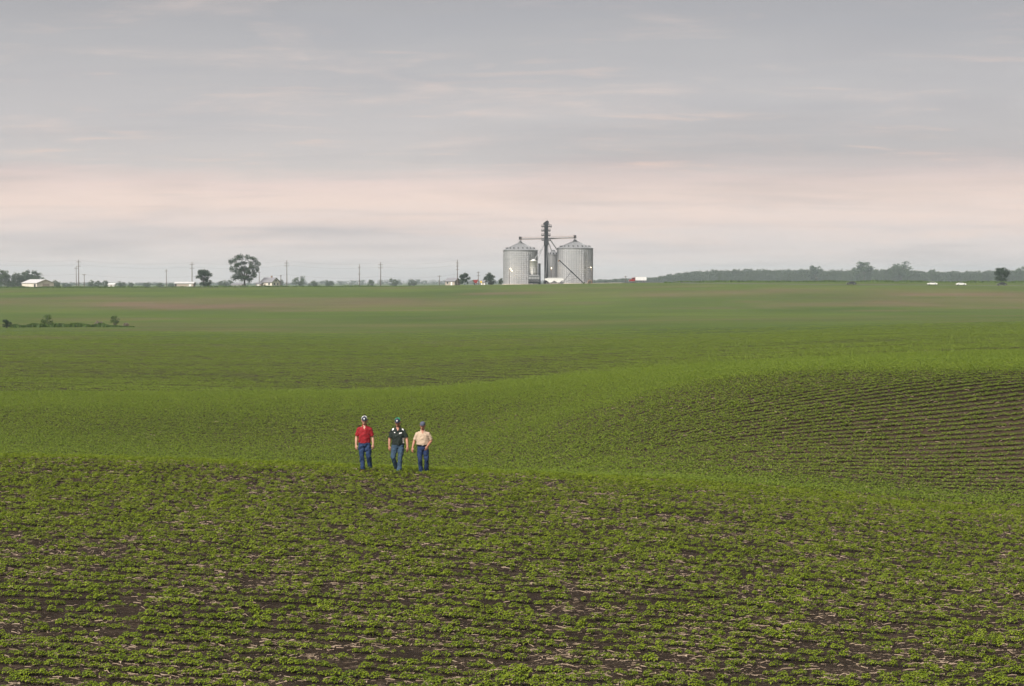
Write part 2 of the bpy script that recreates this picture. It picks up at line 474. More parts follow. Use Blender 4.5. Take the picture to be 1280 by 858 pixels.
def field_mat():
    m = bpy.data.materials.new('field_soil'); m.use_nodes = True
    t = m.node_tree; b = t.nodes['Principled BSDF']; b.inputs['Roughness'].default_value = 0.95; b.inputs['Specular IOR Level'].default_value = 0.15
    g = N(t, 'ShaderNodeNewGeometry')
    def noise(scale, detail=4, rough=0.55, s=(1, 1, 1)):
        mp = N(t, 'ShaderNodeMapping'); mp.inputs['Scale'].default_value = s; t.links.new(g.outputs['Position'], mp.inputs[0])
        n = N(t, 'ShaderNodeTexNoise'); n.inputs['Scale'].default_value = scale; n.inputs['Detail'].default_value = detail; n.inputs['Roughness'].default_value = rough
        t.links.new(mp.outputs[0], n.inputs['Vector']); return n.outputs['Fac']
    soil = RAMP(t, noise(1.6, 6, 0.65), [(0.30, (0.018, 0.0115, 0.0075)), (0.55, (0.036, 0.025, 0.0165)), (0.78, (0.068, 0.049, 0.034))])
    flecks = RAMP(t, noise(14, 3, 0.6, (0.6, 1.2, 1)), [(0.53, 0.0), (0.64, 1.0)])
    patch = RAMP(t, noise(0.7, 3), [(0.40, 0.0), (0.65, 1.0)])
    soil = MIXC(t, MATH(t, 'MULTIPLY', MATH(t, 'MULTIPLY', flecks, patch), 0.75), soil, (0.20, 0.15, 0.105))
    cover = N(t, 'ShaderNodeAttribute', attribute_name='cover').outputs['Fac']
    bareA = N(t, 'ShaderNodeAttribute', attribute_name='bare').outputs['Fac']
    # far off, where plants cannot be told apart: crop and soil seen together
    rows = noise(0.30, 5, 0.7, (0.07, 1.0, 1))
    rows2 = noise(0.06, 4, 0.6, (0.12, 1.0, 1))
    crop = RAMP(t, noise(0.012, 5, 0.6, (1, 0.8, 1)), [(0.3, (0.054, 0.100, 0.012)), (0.7, (0.108, 0.156, 0.022))])
    crop = MIXC(t, MATH(t, 'MULTIPLY', RAMP(t, rows, [(0.40, 0.0), (0.62, 1.0)]), 0.45), crop, (0.047, 0.057, 0.020))
    crop = MIXC(t, MATH(t, 'MULTIPLY', RAMP(t, rows2, [(0.45, 0.0), (0.7, 1.0)]), 0.35), crop, (0.072, 0.078, 0.030))
    dry = RAMP(t, noise(0.15, 5, 0.65, (0.15, 1.0, 1)), [(0.3, (0.125, 0.084, 0.052)), (0.7, (0.180, 0.128, 0.082))])
    far = MIXC(t, MATH(t, 'MULTIPLY', bareA, 0.95), crop, dry)
    soil = MIXC(t, MATH(t, 'MULTIPLY', bareA, 1.0), soil, MIXC(t, 0.35, dry, soil))
    t.links.new(MIXC(t, cover, soil, far), b.inputs['Base Color'])
    bp = N(t, 'ShaderNodeBump'); bp.inputs['Strength'].default_value = 1.0; bp.inputs['Distance'].default_value = 0.12
    t.links.new(noise(11, 5, 0.7), bp.inputs['Height']); t.links.new(bp.outputs[0], b.inputs['Normal'])
    return m


_nx, _ny = len(GX), len(GY)
_idx = np.arange(_nx * _ny).reshape(_ny, _nx)
_q = np.stack([_idx[:-1, :-1], _idx[:-1, 1:], _idx[1:, 1:], _idx[1:, :-1]], -1).reshape(-1, 4)
_me = np_mesh('field', np.stack([XX, YY, ZZ], -1).reshape(-1, 3), _q, field_mat(), True)
_cov = sstep(170, 430, np.hypot(YY, XX * 0.3)) * np.where(YY < 0, 0, 1)
_cov = np.where((YY < 20) | (np.abs(XX) > 0.36 * np.maximum(YY, 0) + 6), 0.9, _cov)
_a = _me.attributes.new('cover', 'FLOAT', 'POINT'); _a.data.foreach_set('value', _cov.astype(np.float32).ravel())
_a = _me.attributes.new('bare', 'FLOAT', 'POINT'); _a.data.foreach_set('value', bare(XX, YY).astype(np.float32).ravel())
tag(mesh_obj('field', _me), 'rolling field of dark soil under young green crop', 'field', kind='structure')


def px_x(px, d): return (px - 640) / F * d
def ground(px, d):
    x = px_x(px, d); return Vector((x, d, float(zg(x, d))))


# a gravel farm road along the far ridge on the right, where the cars drive
def road(name, pts, w, lab):
    mb = MB(); V = []; Fq = []
    P = [Vector(p) for p in pts]
    n = 0
    dense = []
    for a, b in zip(P[:-1], P[1:]):
        k = max(2, int((b - a).length / 6))
        dense += [a.lerp(b, i / k) for i in range(k)]
    dense.append(P[-1])
    for i, p in enumerate(dense):
        tdir = (dense[min(i + 1, len(dense) - 1)] - dense[max(i - 1, 0)]); s = Vector((-tdir.y, tdir.x)).normalized()
        for k in (-1, -0.8, 0.8, 1):
            q = Vector((p.x, p.y)) + s * k * w / 2
            V.append((q.x, q.y, float(zg(q.x, q.y)) + (0.12 if abs(k) < 1 else -0.1)))
    for i in range(len(dense) - 1):
        for k in range(3):
            a = i * 4 + k; Fq.append((a, a + 4, a + 5, a + 1))
    mb.add(V, Fq); o = mb.build(name, M['asphalt'], smooth=True)
    return tag(o, lab, 'road', kind='structure')


road('farm_road', [(px_x(700, 1150), 1150, 0), (px_x(800, 1120), 1120, 0), (px_x(870, 1010), 1010, 0), (px_x(1000, 965), 965, 0), (px_x(1300, 955), 955, 0), (px_x(1700, 955), 955, 0)], 7,
     'narrow grey road along the far ridge')
_yard = MB()
_yv = []
for i in range(25):
    for j in range(9):
        _x = -8 + i * 3.0; _y = 1098 + j * 6.5
        _yv.append((_x, _y, float(zg(_x, _y)) + 0.15 - (0.4 if i in (0, 24) or j in (0, 8) else 0)))
_yard.add(_yv, [(i * 9 + j, (i + 1) * 9 + j, (i + 1) * 9 + j + 1, i * 9 + j + 1) for i in range(24) for j in range(8)])
tag(_yard.build('gravel_yard', M['gravel'], smooth=True), 'pale gravel yard under the grain bins', 'yard', kind='structure')

# ------------------------------------------------------------------ the crop
def leaflet(mb, base, direction, L, W, droop, detail=True):
    d = Vector(direction).normalized(); side = d.cross(Vector((0, 0, 1)))
    side = side.normalized() if side.length > 1e-4 else Vector((1, 0, 0))
    up = side.cross(d)
    b = Vector(base); mid = b + d * (L * 0.45) + up * (0.08 * L); tip = b + d * L - Vector((0, 0, droop * L))
    l = b + d * (L * 0.42) + side * (W / 2) + up * (0.16 * L); r = b + d * (L * 0.42) - side * (W / 2) + up * (0.16 * L)
    if detail: mb.add([b, l, tip, r, mid], [(0, 4, 1), (1, 4, 2), (2, 4, 3), (3, 4, 0)])
    else: mb.add([b, l, tip, r], [(0, 3, 1), (1, 3, 2)])


def soy_mesh(seed, detail=True):
    """a bushy seedling: trifoliate leaves held out over a rounded dome"""
    rg = random.Random(seed); mb = MB()
    H = rg.uniform(0.095, 0.135); W = rg.uniform(0.055, 0.080)
    n = rg.randint(9, 12) if detail else 6
    if detail:
        mb.tube([(0, 0, -0.03), (rg.uniform(-.006, .006), rg.uniform(-.006, .006), H * 0.9)], [0.0035, 0.002], 3, False)
    for i in range(n):
        t = (i + 0.5) / n; a = i * 2.4 + rg.uniform(-.4, .4)
        el = math.asin(min(1, 0.12 + 0.88 * t)) + rg.uniform(-.12, .12)
        out = Vector((math.cos(a) * math.cos(el), math.sin(a) * math.cos(el), math.sin(el)))
        p1 = Vector((out.x * W * 0.75, out.y * W * 0.75, H * (0.30 + 0.62 * out.z)))
        if detail: mb.tube([(0, 0, p1.z * 0.55), p1], 0.0014, 3, False)
        for k, da in enumerate((0, 1.25, -1.25)):
            if not detail and k == 0 and i % 2: continue
            L = rg.uniform(0.036, 0.052) * (1.0 if detail else 1.5)
            leaflet(mb, p1, (math.cos(a + da), math.sin(a + da), rg.uniform(-0.45, 0.25)), L, L * rg.uniform(0.7, 0.88), rg.uniform(0.0, 0.3), detail)
    return mb


def row_a(d0):
    return 0.32 - 0.32 * sstep(40, 72, d0) - 0.06 * sstep(72, 95, d0)


def row_points(d_lo, d_hi, step, sp=0.72, seed=1, gap=0.30, clump=0.38, thin=0.75):
    rng = np.random.default_rng(seed); P = []
    k0, k1 = int(d_lo / sp), int(d_hi / sp)
    for k in range(k0, k1):
        d0 = k * sp
        hw = 0.275 * d0 * 1.1 + 2.5
        x = np.arange(-hw, hw, step) + rng.uniform(-step * .45, step * .45, int(math.ceil(2 * hw / step)))[:len(np.arange(-hw, hw, step))]
        y = d0 - row_a(d0) * x + 0.42 * float(sstep(57, 90, d0) * (1 - sstep(104, 125, d0))) * np.log1p(np.exp((x - 5) / 3.0)) * 3.0 * np.clip(1.6 - x / 40, .4, 1) + rng.normal(0, 0.020, len(x)) + (fbm(x / 5, np.full_like(x, k * 0.31), 41, 2) - 0.5) * 0.22
        c = fbm(x / clump, np.full_like(x, k * 3.77), 23, 2); b = bare(x, y)
        big = fbm(x / 2.6, y / 2.6, 31, 3)
        gp = gap * (1 - 0.75 * float(sstep(58, 74, d0)))
        keep = (c > gp + 0.28 * (0.5 - big) * gp / max(gap, 1e-3)) & (rng.random(len(x)) > thin * b) & (np.abs(x) < 0.275 * y + 1.5) & (y > 20)
        x, y, c, big = x[keep], y[keep], c[keep], big[keep]
        P.append(np.stack([x, y, c, big], 1))
    return np.concatenate(P)


def gn_scatter(name, P, rot, scl, idx, variants, mat_none=None):
    me = bpy.data.meshes.new(name); n = len(P)
    me.vertices.add(n); me.vertices.foreach_set('co', np.asarray(P, np.float32).ravel())
    a = me.attributes.new('rot', 'FLOAT_VECTOR', 'POINT'); a.data.foreach_set('vector', np.asarray(rot, np.float32).ravel())
    a = me.attributes.new('scl', 'FLOAT_VECTOR', 'POINT'); a.data.foreach_set('vector', np.asarray(scl, np.float32).ravel())
    a = me.attributes.new('idx', 'INT', 'POINT'); a.data.foreach_set('value', np.asarray(idx, np.int32))
    o = mesh_obj(name, me)
    ng = bpy.data.node_groups.new(name + '_scatter', 'GeometryNodeTree')
    ng.interface.new_socket('Geometry', in_out='INPUT', socket_type='NodeSocketGeometry')
    ng.interface.new_socket('Geometry', in_out='OUTPUT', socket_type='NodeSocketGeometry')
    gi = ng.nodes.new('NodeGroupInput'); go = ng.nodes.new('NodeGroupOutput')
    ip = ng.nodes.new('GeometryNodeInstanceOnPoints'); jn = ng.nodes.new('GeometryNodeJoinGeometry')
    ng.links.new(gi.outputs[0], ip.inputs['Points']); ng.links.new(jn.outputs[0], ip.inputs['Instance'])
    for v in variants:
        oi = ng.nodes.new('GeometryNodeObjectInfo'); oi.transform_space = 'ORIGINAL'; oi.inputs['Object'].default_value = v
        oi.inputs['As Instance'].default_value = False
        gt = ng.nodes.new('GeometryNodeGeometryToInstance'); ng.links.new(oi.outputs['Geometry'], gt.inputs[0]); ng.links.new(gt.outputs[0], jn.inputs[0])
    ip.inputs['Pick Instance'].default_value = True
    def attr(nm, typ):
        q = ng.nodes.new('GeometryNodeInputNamedAttribute'); q.data_type = typ; q.inputs['Name'].default_value = nm
        return q.outputs['Attribute']
    ng.links.new(attr('idx', 'INT'), ip.inputs['Instance Index'])
    er = ng.nodes.new('FunctionNodeEulerToRotation'); ng.links.new(attr('rot', 'FLOAT_VECTOR'), er.inputs[0]); ng.links.new(er.outputs[0], ip.inputs['Rotation'])
    ng.links.new(attr('scl', 'FLOAT_VECTOR'), ip.inputs['Scale'])
    ng.links.new(ip.outputs[0], go.inputs[0])
    md = o.modifiers.new('scatter', 'NODES'); md.node_group = ng
    return o


def proto(name, me):
    return bpy.data.objects.new(name, me)       # a shape the scatter draws from


rng = np.random.default_rng(5)
soy_meshes = [soy_mesh(s).mesh('soybean_plant', M['soy']) for s in range(6)]
P = row_points(24, 70, 0.098, seed=2, gap=0.27, clump=0.40, thin=0.14)
order = np.argsort(P[:, 1])
inview = (np.abs(P[order, 0]) < 0.250 * P[order, 1]) & (P[order, 1] > 29.6)
near = order[inview][:300]
zs = zg(P[:, 0], P[:, 1])
size = (0.75 + 0.5 * P[:, 2] + 0.35 * (P[:, 3] - 0.5)) * rng.uniform(0.60, 1.30, len(P)) * 0.93
rots = np.stack([rng.uniform(-.15, .15, len(P)), rng.uniform(-.15, .15, len(P)), rng.uniform(0, 6.28, len(P))], 1)
vidx = rng.integers(0, 6, len(P))
first = []
for i in near:
    o = mesh_obj('soybean_plant', soy_meshes[vidx[i]], None, (P[i, 0], P[i, 1], zs[i]), rots[i], (size[i],) * 3)
    tag(o, 'small leafy green soybean seedling in the nearest crop rows along the bottom edge', 'plant', 'soybean seedlings in the nearest rows')
mask = np.ones(len(P), bool); mask[near] = False
vs = [proto('soybean_plant_shape', m) for m in soy_meshes]
tag(gn_scatter('soybean_crop', np.stack([P[:, 0], P[:, 1], zs], 1)[mask], rots[mask], np.repeat(size[mask][:, None], 3, 1), vidx[mask], vs),
    'rows of young green soybean plants covering the near field up to its crest', 'crop', kind='stuff')

# the slope beyond the crest
mid_meshes = [soy_mesh(50 + s, False).mesh('soybean_plant_small', M['soy_far']) for s in range(4)]
P = row_points(70.2, 155, 0.105, sp=0.63, seed=3, gap=0.06, clump=0.6, thin=0.12)
zs = zg(P[:, 0], P[:, 1]); n = len(P)
size = (0.8 + 0.45 * P[:, 2]) * rng.uniform(0.75, 1.25, n) * 1.12
tag(gn_scatter('slope_crop', np.stack([P[:, 0], P[:, 1], zs], 1), np.stack([np.zeros(n), np.zeros(n), rng.uniform(0, 6.28, n)], 1),
               np.repeat(size[:, None], 3, 1), rng.integers(0, 4, n), [proto('soybean_small_shape', m) for m in mid_meshes]),
    'fine rows of green crop on the slope behind the three walkers', 'crop', kind='stuff')


def row_segment(seed):
    rg = random.Random(seed); mb = MB()
    for i in range(11):
        x = -0.75 + i * 0.15 + rg.uniform(-.05, .05); y = rg.uniform(-.04, .04); h = rg.uniform(.08, .14)
        for k in range(5):
            a = k * 1.257 + rg.uniform(-.4, .4)
            leaflet(mb, (x, y, h * 0.7), (math.cos(a), math.sin(a), rg.uniform(-.2, .5)), rg.uniform(.08, .13), 0.085, 0.1, False)
    return mb.mesh('soybean_row_piece', M['soy_far'])


segs = [row_segment(90 + s) for s in range(4)]
P = row_points(155, 430, 1.45, seed=4, gap=0.26, clump=7.0)
fade = 1 - sstep(300, 430, P[:, 1]); P = P[rng.random(len(P)) < np.maximum(fade, 0.0)]
zs = zg(P[:, 0], P[:, 1]); n = len(P)
tag(gn_scatter('distant_crop', np.stack([P[:, 0], P[:, 1], zs], 1),
               np.stack([np.zeros(n), np.zeros(n), 0.06 + rng.uniform(-.05, .05, n)], 1),
               np.repeat((rng.uniform(0.7, 1.2, n) * (0.62 + 0.8 * fbm(P[:, 0] / 14, P[:, 1] / 5, 71, 3)))[:, None], 3, 1), rng.integers(0, 4, n), [proto('soybean_row_shape', m) for m in segs]),
    'green crop cover on the far rolling slopes', 'crop', kind='stuff')


# last year's corn stalks and husks lying between the rows
def straw_mesh(seed):
    rg = random.Random(seed); mb = MB()
    L = rg.uniform(.5, 1.0)
    if seed % 3 == 0:
        mb.tube([(-L / 2, 0, .2 * .04), (0, rg.uniform(-.05, .05), .03), (L / 2, rg.uniform(-.08, .08), .012)], [.035, .04, .03], 4)
    elif seed % 3 == 1:
        V = []
        for i in range(5):
            t = i / 4 - .5; y = .25 * math.sin(t * 4 + seed) * t; w = .05 * (1 - abs(t) * 1.4)
            V += [(t * L, y - w, .03 + .05 * math.sin(i * 1.9 + seed)), (t * L, y + w, .05 + .05 * math.cos(i * 1.3 + seed))]
        mb.add(V, [(2 * i, 2 * i + 2, 2 * i + 3, 2 * i + 1) for i in range(4)])
    else:
        mb.tube([(-L / 4, 0, .02), (L / 4, .03, .05)], [.05, .03], 4)
        mb.add([(L / 4, 0, .05), (L / 2, .12, .12), (L / 2, -.05, .02)], [(0, 1, 2)])
    return mb.mesh('corn_stalk', M['straw'])


n = 95000
y = 26 + (84 - 26) * rng.random(n) ** 1.0; x = (rng.random(n) * 2 - 1) * (0.275 * y + 1.5)
keep = fbm(x / 1.6, y / 1.2, 77, 3) + rng.uniform(-.22, .22, n) > 0.43
x, y = x[keep], y[keep]; n = len(x)
L = 0.05 + 0.19 * rng.random(n) ** 3.0
ang = np.where(rng.random(n) < .55, rng.normal(-.2, .35, n), rng.uniform(0, 6.28, n))
tag(gn_scatter('corn_residue', np.stack([x, y, zg(x, y) + 0.006], 1), np.stack([rng.uniform(-.5, .5, n), rng.uniform(-.22, .22, n), ang], 1),
               np.stack([L, L * rng.uniform(.5, 1.1, n), L], 1), rng.integers(0, 6, n), [proto('corn_stalk_shape', straw_mesh(s)) for s in range(6)]),
    'dry tan corn stalks and husks scattered on the soil', 'crop residue', kind='stuff')
# stalks that lie on the far slope
n = 9000
y = 84 + 70 * rng.random(n); x = (rng.random(n) * 2 - 1) * (0.275 * y + 1.5)
keep = rng.random(n) < 0.10 + 1.1 * bare(x, y); x, y = x[keep], y[keep]; n = len(x)
L = 0.2 + 0.3 * rng.random(n) ** 2
tag(gn_scatter('slope_residue', np.stack([x, y, zg(x, y) + 0.03], 1), np.stack([rng.uniform(-.5, .5, n), rng.uniform(-.3, .3, n), rng.uniform(0, 6.28, n)], 1),
               np.stack([L, L, L], 1), rng.integers(0, 6, n), [proto('corn_husk_shape', straw_mesh(s)) for s in range(6)]),
    'pale corn husks scattered on the slope behind the walkers', 'crop residue', kind='stuff')

# ------------------------------------------------------------------ the three walkers
def remeshed(mb, name, mats, voxel, smooth=3, folds=0.0, seed=0, paint=None):
    me = mb.mesh('tmp', mats[0])
    o = bpy.data.objects.new('tmp', me); COL.objects.link(o)
    r = o.modifiers.new('r', 'REMESH'); r.mode = 'VOXEL'; r.voxel_size = voxel
    s = o.modifiers.new('s', 'SMOOTH'); s.iterations = smooth; s.factor = 0.5
    dg = bpy.context.evaluated_depsgraph_get(); dg.update()
    out = bpy.data.meshes.new_from_object(o.evaluated_get(dg))
    bpy.data.objects.remove(o); bpy.data.meshes.remove(me)
    out.name = name
    n = len(out.vertices); co = np.empty(n * 3, np.float32); out.vertices.foreach_get('co', co); co = co.reshape(-1, 3)
    if folds:
        nr = np.empty(n * 3, np.float32); out.vertices.foreach_get('normal', nr); nr = nr.reshape(-1, 3)
        f = fbm(co[:, 0] * 10 + co[:, 1] * 5 + co[:, 2] * 4, co[:, 2] * 12 + co[:, 1] * 7 - co[:, 0] * 6, seed, 3) - 0.5
        co = co + nr * (f[:, None] * folds); out.vertices.foreach_set('co', co.ravel())
    out.materials.clear()
    for m in mats: out.materials.append(m)
    nf = len(out.polygons)
    out.polygons.foreach_set('use_smooth', np.ones(nf, bool))
    mi = np.zeros(nf, np.int32)
    if paint:
        c = np.empty(nf * 3, np.float32); out.polygons.foreach_get('center', c); c = c.reshape(-1, 3)
        nn = np.empty(nf * 3, np.float32); out.polygons.foreach_get('normal', nn); nn = nn.reshape(-1, 3)
        mi = paint(c, nn).astype(np.int32)
    out.polygons.foreach_set('material_index', mi)
    out.update(); return out


def denim(name, c):
    m = mat(name, c, 0.85, noise=0.35, nscale=9, bump=0.3, bscale=160); return m


M['skin'] = mat('skin', (0.44, 0.24, 0.17), 0.55, noise=0.10, nscale=12)
M['skin_tan'] = mat('tanned_skin', (0.35, 0.165, 0.11), 0.55, noise=0.12, nscale=12)
M['hair'] = mat('brown_hair', (0.05, 0.035, 0.025), 0.7)
M['grey_hair'] = mat('grey_hair', (0.25, 0.23, 0.21), 0.7)
M['jeans'] = denim('blue_denim', (0.010, 0.032, 0.090)); M['jeans_faded'] = denim('faded_denim', (0.024, 0.052, 0.090))
M['jeans_dark'] = denim('indigo_denim', (0.007, 0.024, 0.080))
M['red_cloth'] = mat('red_knit', (0.23, 0.003, 0.009), 0.85, noise=0.15, nscale=14, bump=0.2)
M['black_cloth'] = mat('dark_green_knit', (0.004, 0.011, 0.008), 0.8, noise=0.2, nscale=14)
M['white_cloth'] = mat('white_cloth', (0.75, 0.75, 0.75), 0.85, noise=0.04)
M['beige_cloth'] = mat('beige_cotton', (0.44, 0.34, 0.25), 0.9, noise=0.10, nscale=20, bump=0.2)
M['navy_cloth'] = mat('navy_cap_cloth', (0.022, 0.030, 0.055), 0.8, noise=0.1)
M['slate_cloth'] = mat('slate_cap_cloth', (0.075, 0.085, 0.125), 0.85, noise=0.15, nscale=20)
M['green_cloth'] = mat('green_cap_cloth', (0.015, 0.30, 0.13), 0.8, noise=0.05)
M['leather'] = mat('brown_leather', (0.14, 0.065, 0.035), 0.5, noise=0.2)
M['black_leather'] = mat('black_leather', (0.02, 0.017, 0.015), 0.5)
M['eye'] = mat('eye', (0.05, 0.035, 0.03), 0.2)


def person(px, d, S, label, top, cloth, jean, skin, hairm, cap, J, pitch, yaw, girth=1.0, shoe='leather', tuck=False, belt=None):
    g = ground(px, d) - Vector((0, 0, .03))
    e = empty('person', g, R(J.get('turn', 0)), label, 'person', 'men walking across the field')
    e.scale = (S, S, S)
    V = Vector
    G = girth
    hz = J.get('hipz', 0.93)
    # ---- body
    b = MB()
    b.tube([(0, 0, hz - .07), (0, 0, hz + .02), (0, -.005, 1.08), (0, -.01, 1.25), (0, 0, 1.38), (0, .005, 1.455), (0, .01, 1.50), (0, .008, 1.53)],
           [(.13, .09), (.160, .105), (.138 * G, .095 * G), (.160, .11), (.175, .112), (.150, .085), (.085, .07), (.060, .060)], 20)
    RT = Matrix.Translation(V((0, 0.0, 1.55))) @ Euler((R(pitch), 0, R(yaw)), 'XYZ').to_matrix().to_4x4() @ Matrix.Scale(1.07, 4)
    H = lambda x, y, z: RT @ V((x, y, z - 1.55))
    b.tube([(0, .012, 1.47), (0, .006, 1.54), H(0, -.005, 1.60), H(0, -.01, 1.65)], [.062, .057, .056, .055], 14)
    # skull, jaw, nose, ears, brow as rings and small swellings in one surface
    rings = [(1.565, -.035, .030, .030), (1.575, -.033, .046, .050), (1.60, -.026, .060, .072), (1.635, -.015, .069, .086), (1.68, -.008, .075, .095),
             (1.72, -.004, .077, .098), (1.76, .0, .072, .092), (1.785, .003, .056, .072), (1.80, .004, .030, .040)]
    n0 = 18; vv = []
    for z, yc, rx, ry in rings:
        for k in range(n0):
            a = 2 * math.pi * k / n0; vv.append(H(math.cos(a) * rx, yc + math.sin(a) * ry, z))
    ff = [(i * n0 + k, i * n0 + (k + 1) % n0, (i + 1) * n0 + (k + 1) % n0, (i + 1) * n0 + k) for i in range(len(rings) - 1) for k in range(n0)]
    ff += [tuple(range(n0 - 1, -1, -1)), tuple((len(rings) - 1) * n0 + k for k in range(n0))]
    b.add(vv, ff)
    b.tube([H(0, -.098, 1.695), H(0, -.112, 1.665), H(0, -.122, 1.643), H(0, -.100, 1.635)], [.010, .013, .017, .012], 8)      # nose
    b.tube([H(-.028, -.088, 1.612), H(0, -.099, 1.614), H(.028, -.088, 1.612)], [.007, .011, .007], 6)                      # lips
    b.tube([H(-.05, -.085, 1.700), H(0, -.100, 1.704), H(.05, -.085, 1.700)], [.011, .012, .011], 6)                        # brow
    for sx in (-1, 1):
        b.tube([H(sx * .074, .008, 1.705), H(sx * .087, .014, 1.685), H(sx * .083, .010, 1.655), H(sx * .072, .0, 1.645)], [.012, .014, .012, .009], 6)   # ear
    legs, arms = [], []
    for sgn, key in ((-1, 'l'), (1, 'r')):
        hip = V((sgn * .100, 0, hz)); kn = V(J['knee_' + key]); an = V(J['ankle_' + key])
        legs.append((hip, kn, an))
        cm = kn.lerp(an, .35) + V((0, .018, 0))
        b.tube([hip + V((0, 0, .03)), hip.lerp(kn, .35), kn, cm, kn.lerp(an, .7), an], [.088, .082, .055, .056, .042, .036], 14)
        td = V(J.get('toe_' + key, (sgn * .25, -1, 0))).normalized()
        b.tube([an + V((0, .03, .0)) , an + td * .03 + V((0, 0, -.045)), an + td * .15 + V((0, 0, -.06))], [.035, .04, .028], 10)
        sh = V((sgn * .185, .005, 1.395)); el = V(J['elbow_' + key]); wr = V(J['wrist_' + key]); hd = V(J['hand_' + key]).normalized()
        arms.append((sh, el, wr))
        b.tube([V((sgn * .10, .005, 1.41)), sh, sh.lerp(el, .5), el, el.lerp(wr, .3), wr], [.055, .058, .052, .046, .047, .031], 12)
        # hand: palm, four fingers of unequal length with a bend, a thumb from the side of the palm
        fw = V((-sgn * .8, -.6, 0)); across = (fw - hd * fw.dot(hd)).normalized()    # knuckle line runs front to back on a hanging hand
        palmn = hd.cross(across) * (-1 if sgn < 0 else 1)                    # towards the body
        palm = [wr, wr + hd * .035, wr + hd * .098]
        mb_i = len(b.v)
        for off, rr in ((-.028, .019), (-.010, .021), (.010, .021), (.028, .019)):
            b.tube([p + across * (off * (0.6 + .4 * i / 2)) for i, p in enumerate(palm)], [rr, rr * 1.05, rr * .9], 8)
        for i, (off, L) in enumerate(((.031, .082), (.0105, .091), (-.0105, .086), (-.030, .069))):
            k0 = wr + hd * .095 + across * off
            k1 = k0 + (hd * .94 + palmn * .30).normalized() * (L * .5)
            k2 = k1 + (hd * .70 + palmn * .75).normalized() * (L * .5)
            b.tube([k0, k1, k2], [.0105, .010, .0085], 7)
        t0 = wr + hd * .025 + across * .026; t1 = t0 + (hd * .6 + across * .75 + palmn * .2).normalized() * .038
        t2 = t1 + (hd * .9 + across * .2 + palmn * .35).normalized() * .032
        b.tube([t0, t1, t2], [.013, .011, .009], 7)
    body = mesh_obj('body', remeshed(b, 'body', [M[skin]], .0065, 2), e)
    for sx in (-1, 1):
        q = H(sx * .031, -.089, 1.682)
        mesh_obj('eye', MB().lathe([(0.0001, -.010), (.008, -.006), (.011, 0), (.008, .006), (.0001, .010)], 10).mesh('eye', M['eye'], True), e, q)
    # ---- hair under the cap
    h = MB()
    vv = []
    hr = [(1.635, .040, .060, .062), (1.66, .018, .079, .088), (1.70, .012, .084, .097), (1.74, .010, .083, .098)]
    for z, yc, rx, ry in hr:
        for k in range(n0 + 1):
            a = math.pi * (-.02 + 1.04 * k / n0); vv.append(H(math.cos(a) * rx, yc + math.sin(a) * ry, z))
    h.add(vv, [(i * (n0 + 1) + k, i * (n0 + 1) + k + 1, (i + 1) * (n0 + 1) + k + 1, (i + 1) * (n0 + 1) + k) for i in range(3) for k in range(n0)])
    h.build('hair', M[hairm], e, True)
    # ---- cap: crown in two panels, curved brim, emblem
    front, back, emb = cap
    c = MB(); vv = []; cr = [(1.722, .085, .106), (1.745, .088, .109), (1.775, .084, .104), (1.80, .070, .088), (1.818, .044, .058), (1.826, .010, .014)]
    for z, rx, ry in cr:
        for k in range(24):
            a = 2 * math.pi * k / 24; vv.append(H(math.cos(a) * rx, -.002 + math.sin(a) * ry, z))
    for i in range(5):
        for k in range(24):
            a = (k + .5) / 24 * 360
            c.mi = 0 if 215 < a < 325 else 1
            c.add([vv[i * 24 + k], vv[i * 24 + (k + 1) % 24], vv[(i + 1) * 24 + (k + 1) % 24], vv[(i + 1) * 24 + k]], [(0, 1, 2, 3)])
    co = c.build('cap', [M[front], M[back]], e, True)
    br = MB(); vv = []
    for r_, (ext, dz) in enumerate(((0, 0), (.028, -.002), (.054, -.008))):
        for k in range(13):
            a = math.pi * (1.14 + .72 * k / 12); s_ = math.sin(a)
            x_ = math.cos(a) * .085; y_ = -.002 + s_ * .107 - ext * min(1, (abs(s_) ** 1.0) * 1.1) * (1 - (abs(x_) / .095) ** 4)
            vv.append(H(x_, y_, 1.730 + dz - 2.2 * x_ * x_))
    vt = vv + [q + (RT.to_3x3() @ V((0, 0, .006))) for q in vv]
    fq = [(i * 13 + k, i * 13 + k + 1, (i + 1) * 13 + k + 1, (i + 1) * 13 + k) for i in range(2) for k in range(12)]
    fq += [tuple(39 + q for q in reversed(f)) for f in fq] + [(26 + k, 26 + k + 1, 65 + k + 1, 65 + k) for k in range(12)]
    br.add(vt, fq); br.build('brim', M[front], co, True)
    if emb:
        q = MB(); w = .024
        pts = [(-.9, .35), (-.3, .9), (.7, .8), (1.0, .1), (.5, -.5), (.45, -1.0), (-.1, -.75), (-.75, -.8), (-.55, -.2)]   # small pale badge
        vv = []
        for o_ in (0, .004):
            for a_, b_ in pts:
                x_ = a_ * w; z_ = 1.770 + b_ * w; vv.append(H(x_, -.112 - o_ + (z_ - 1.755) * .20 + x_ * x_ * 4, z_))
        n_ = len(pts)
        q.add(vv, [tuple(range(n_, 2 * n_))] + [(i, (i + 1) % n_, (i + 1) % n_ + n_, i + n_) for i in range(n_)])
        q.build('emblem', M['white_cloth'], co)
    # ---- shirt
    s = MB(); hem = hz + (.105 if tuck else .02)
    s.tube([(0, 0, hem), (0, -.002, hem + .03), (0, -.012, 1.10), (0, -.016, 1.25), (0, 0, 1.38), (0, .005, 1.455), (0, .01, 1.495), (0, .010, 1.515)],
           [(.196 * G, .140 * G), (.200 * G, .145 * G), (.190 * G, .138 * G), (.198 * (.5 + G / 2), .135 * (.5 + G / 2)), (.192, .130), (.140, .102), (.090, .085), (.072, .074)], 24)
    sl = J.get('sleeve', .80)
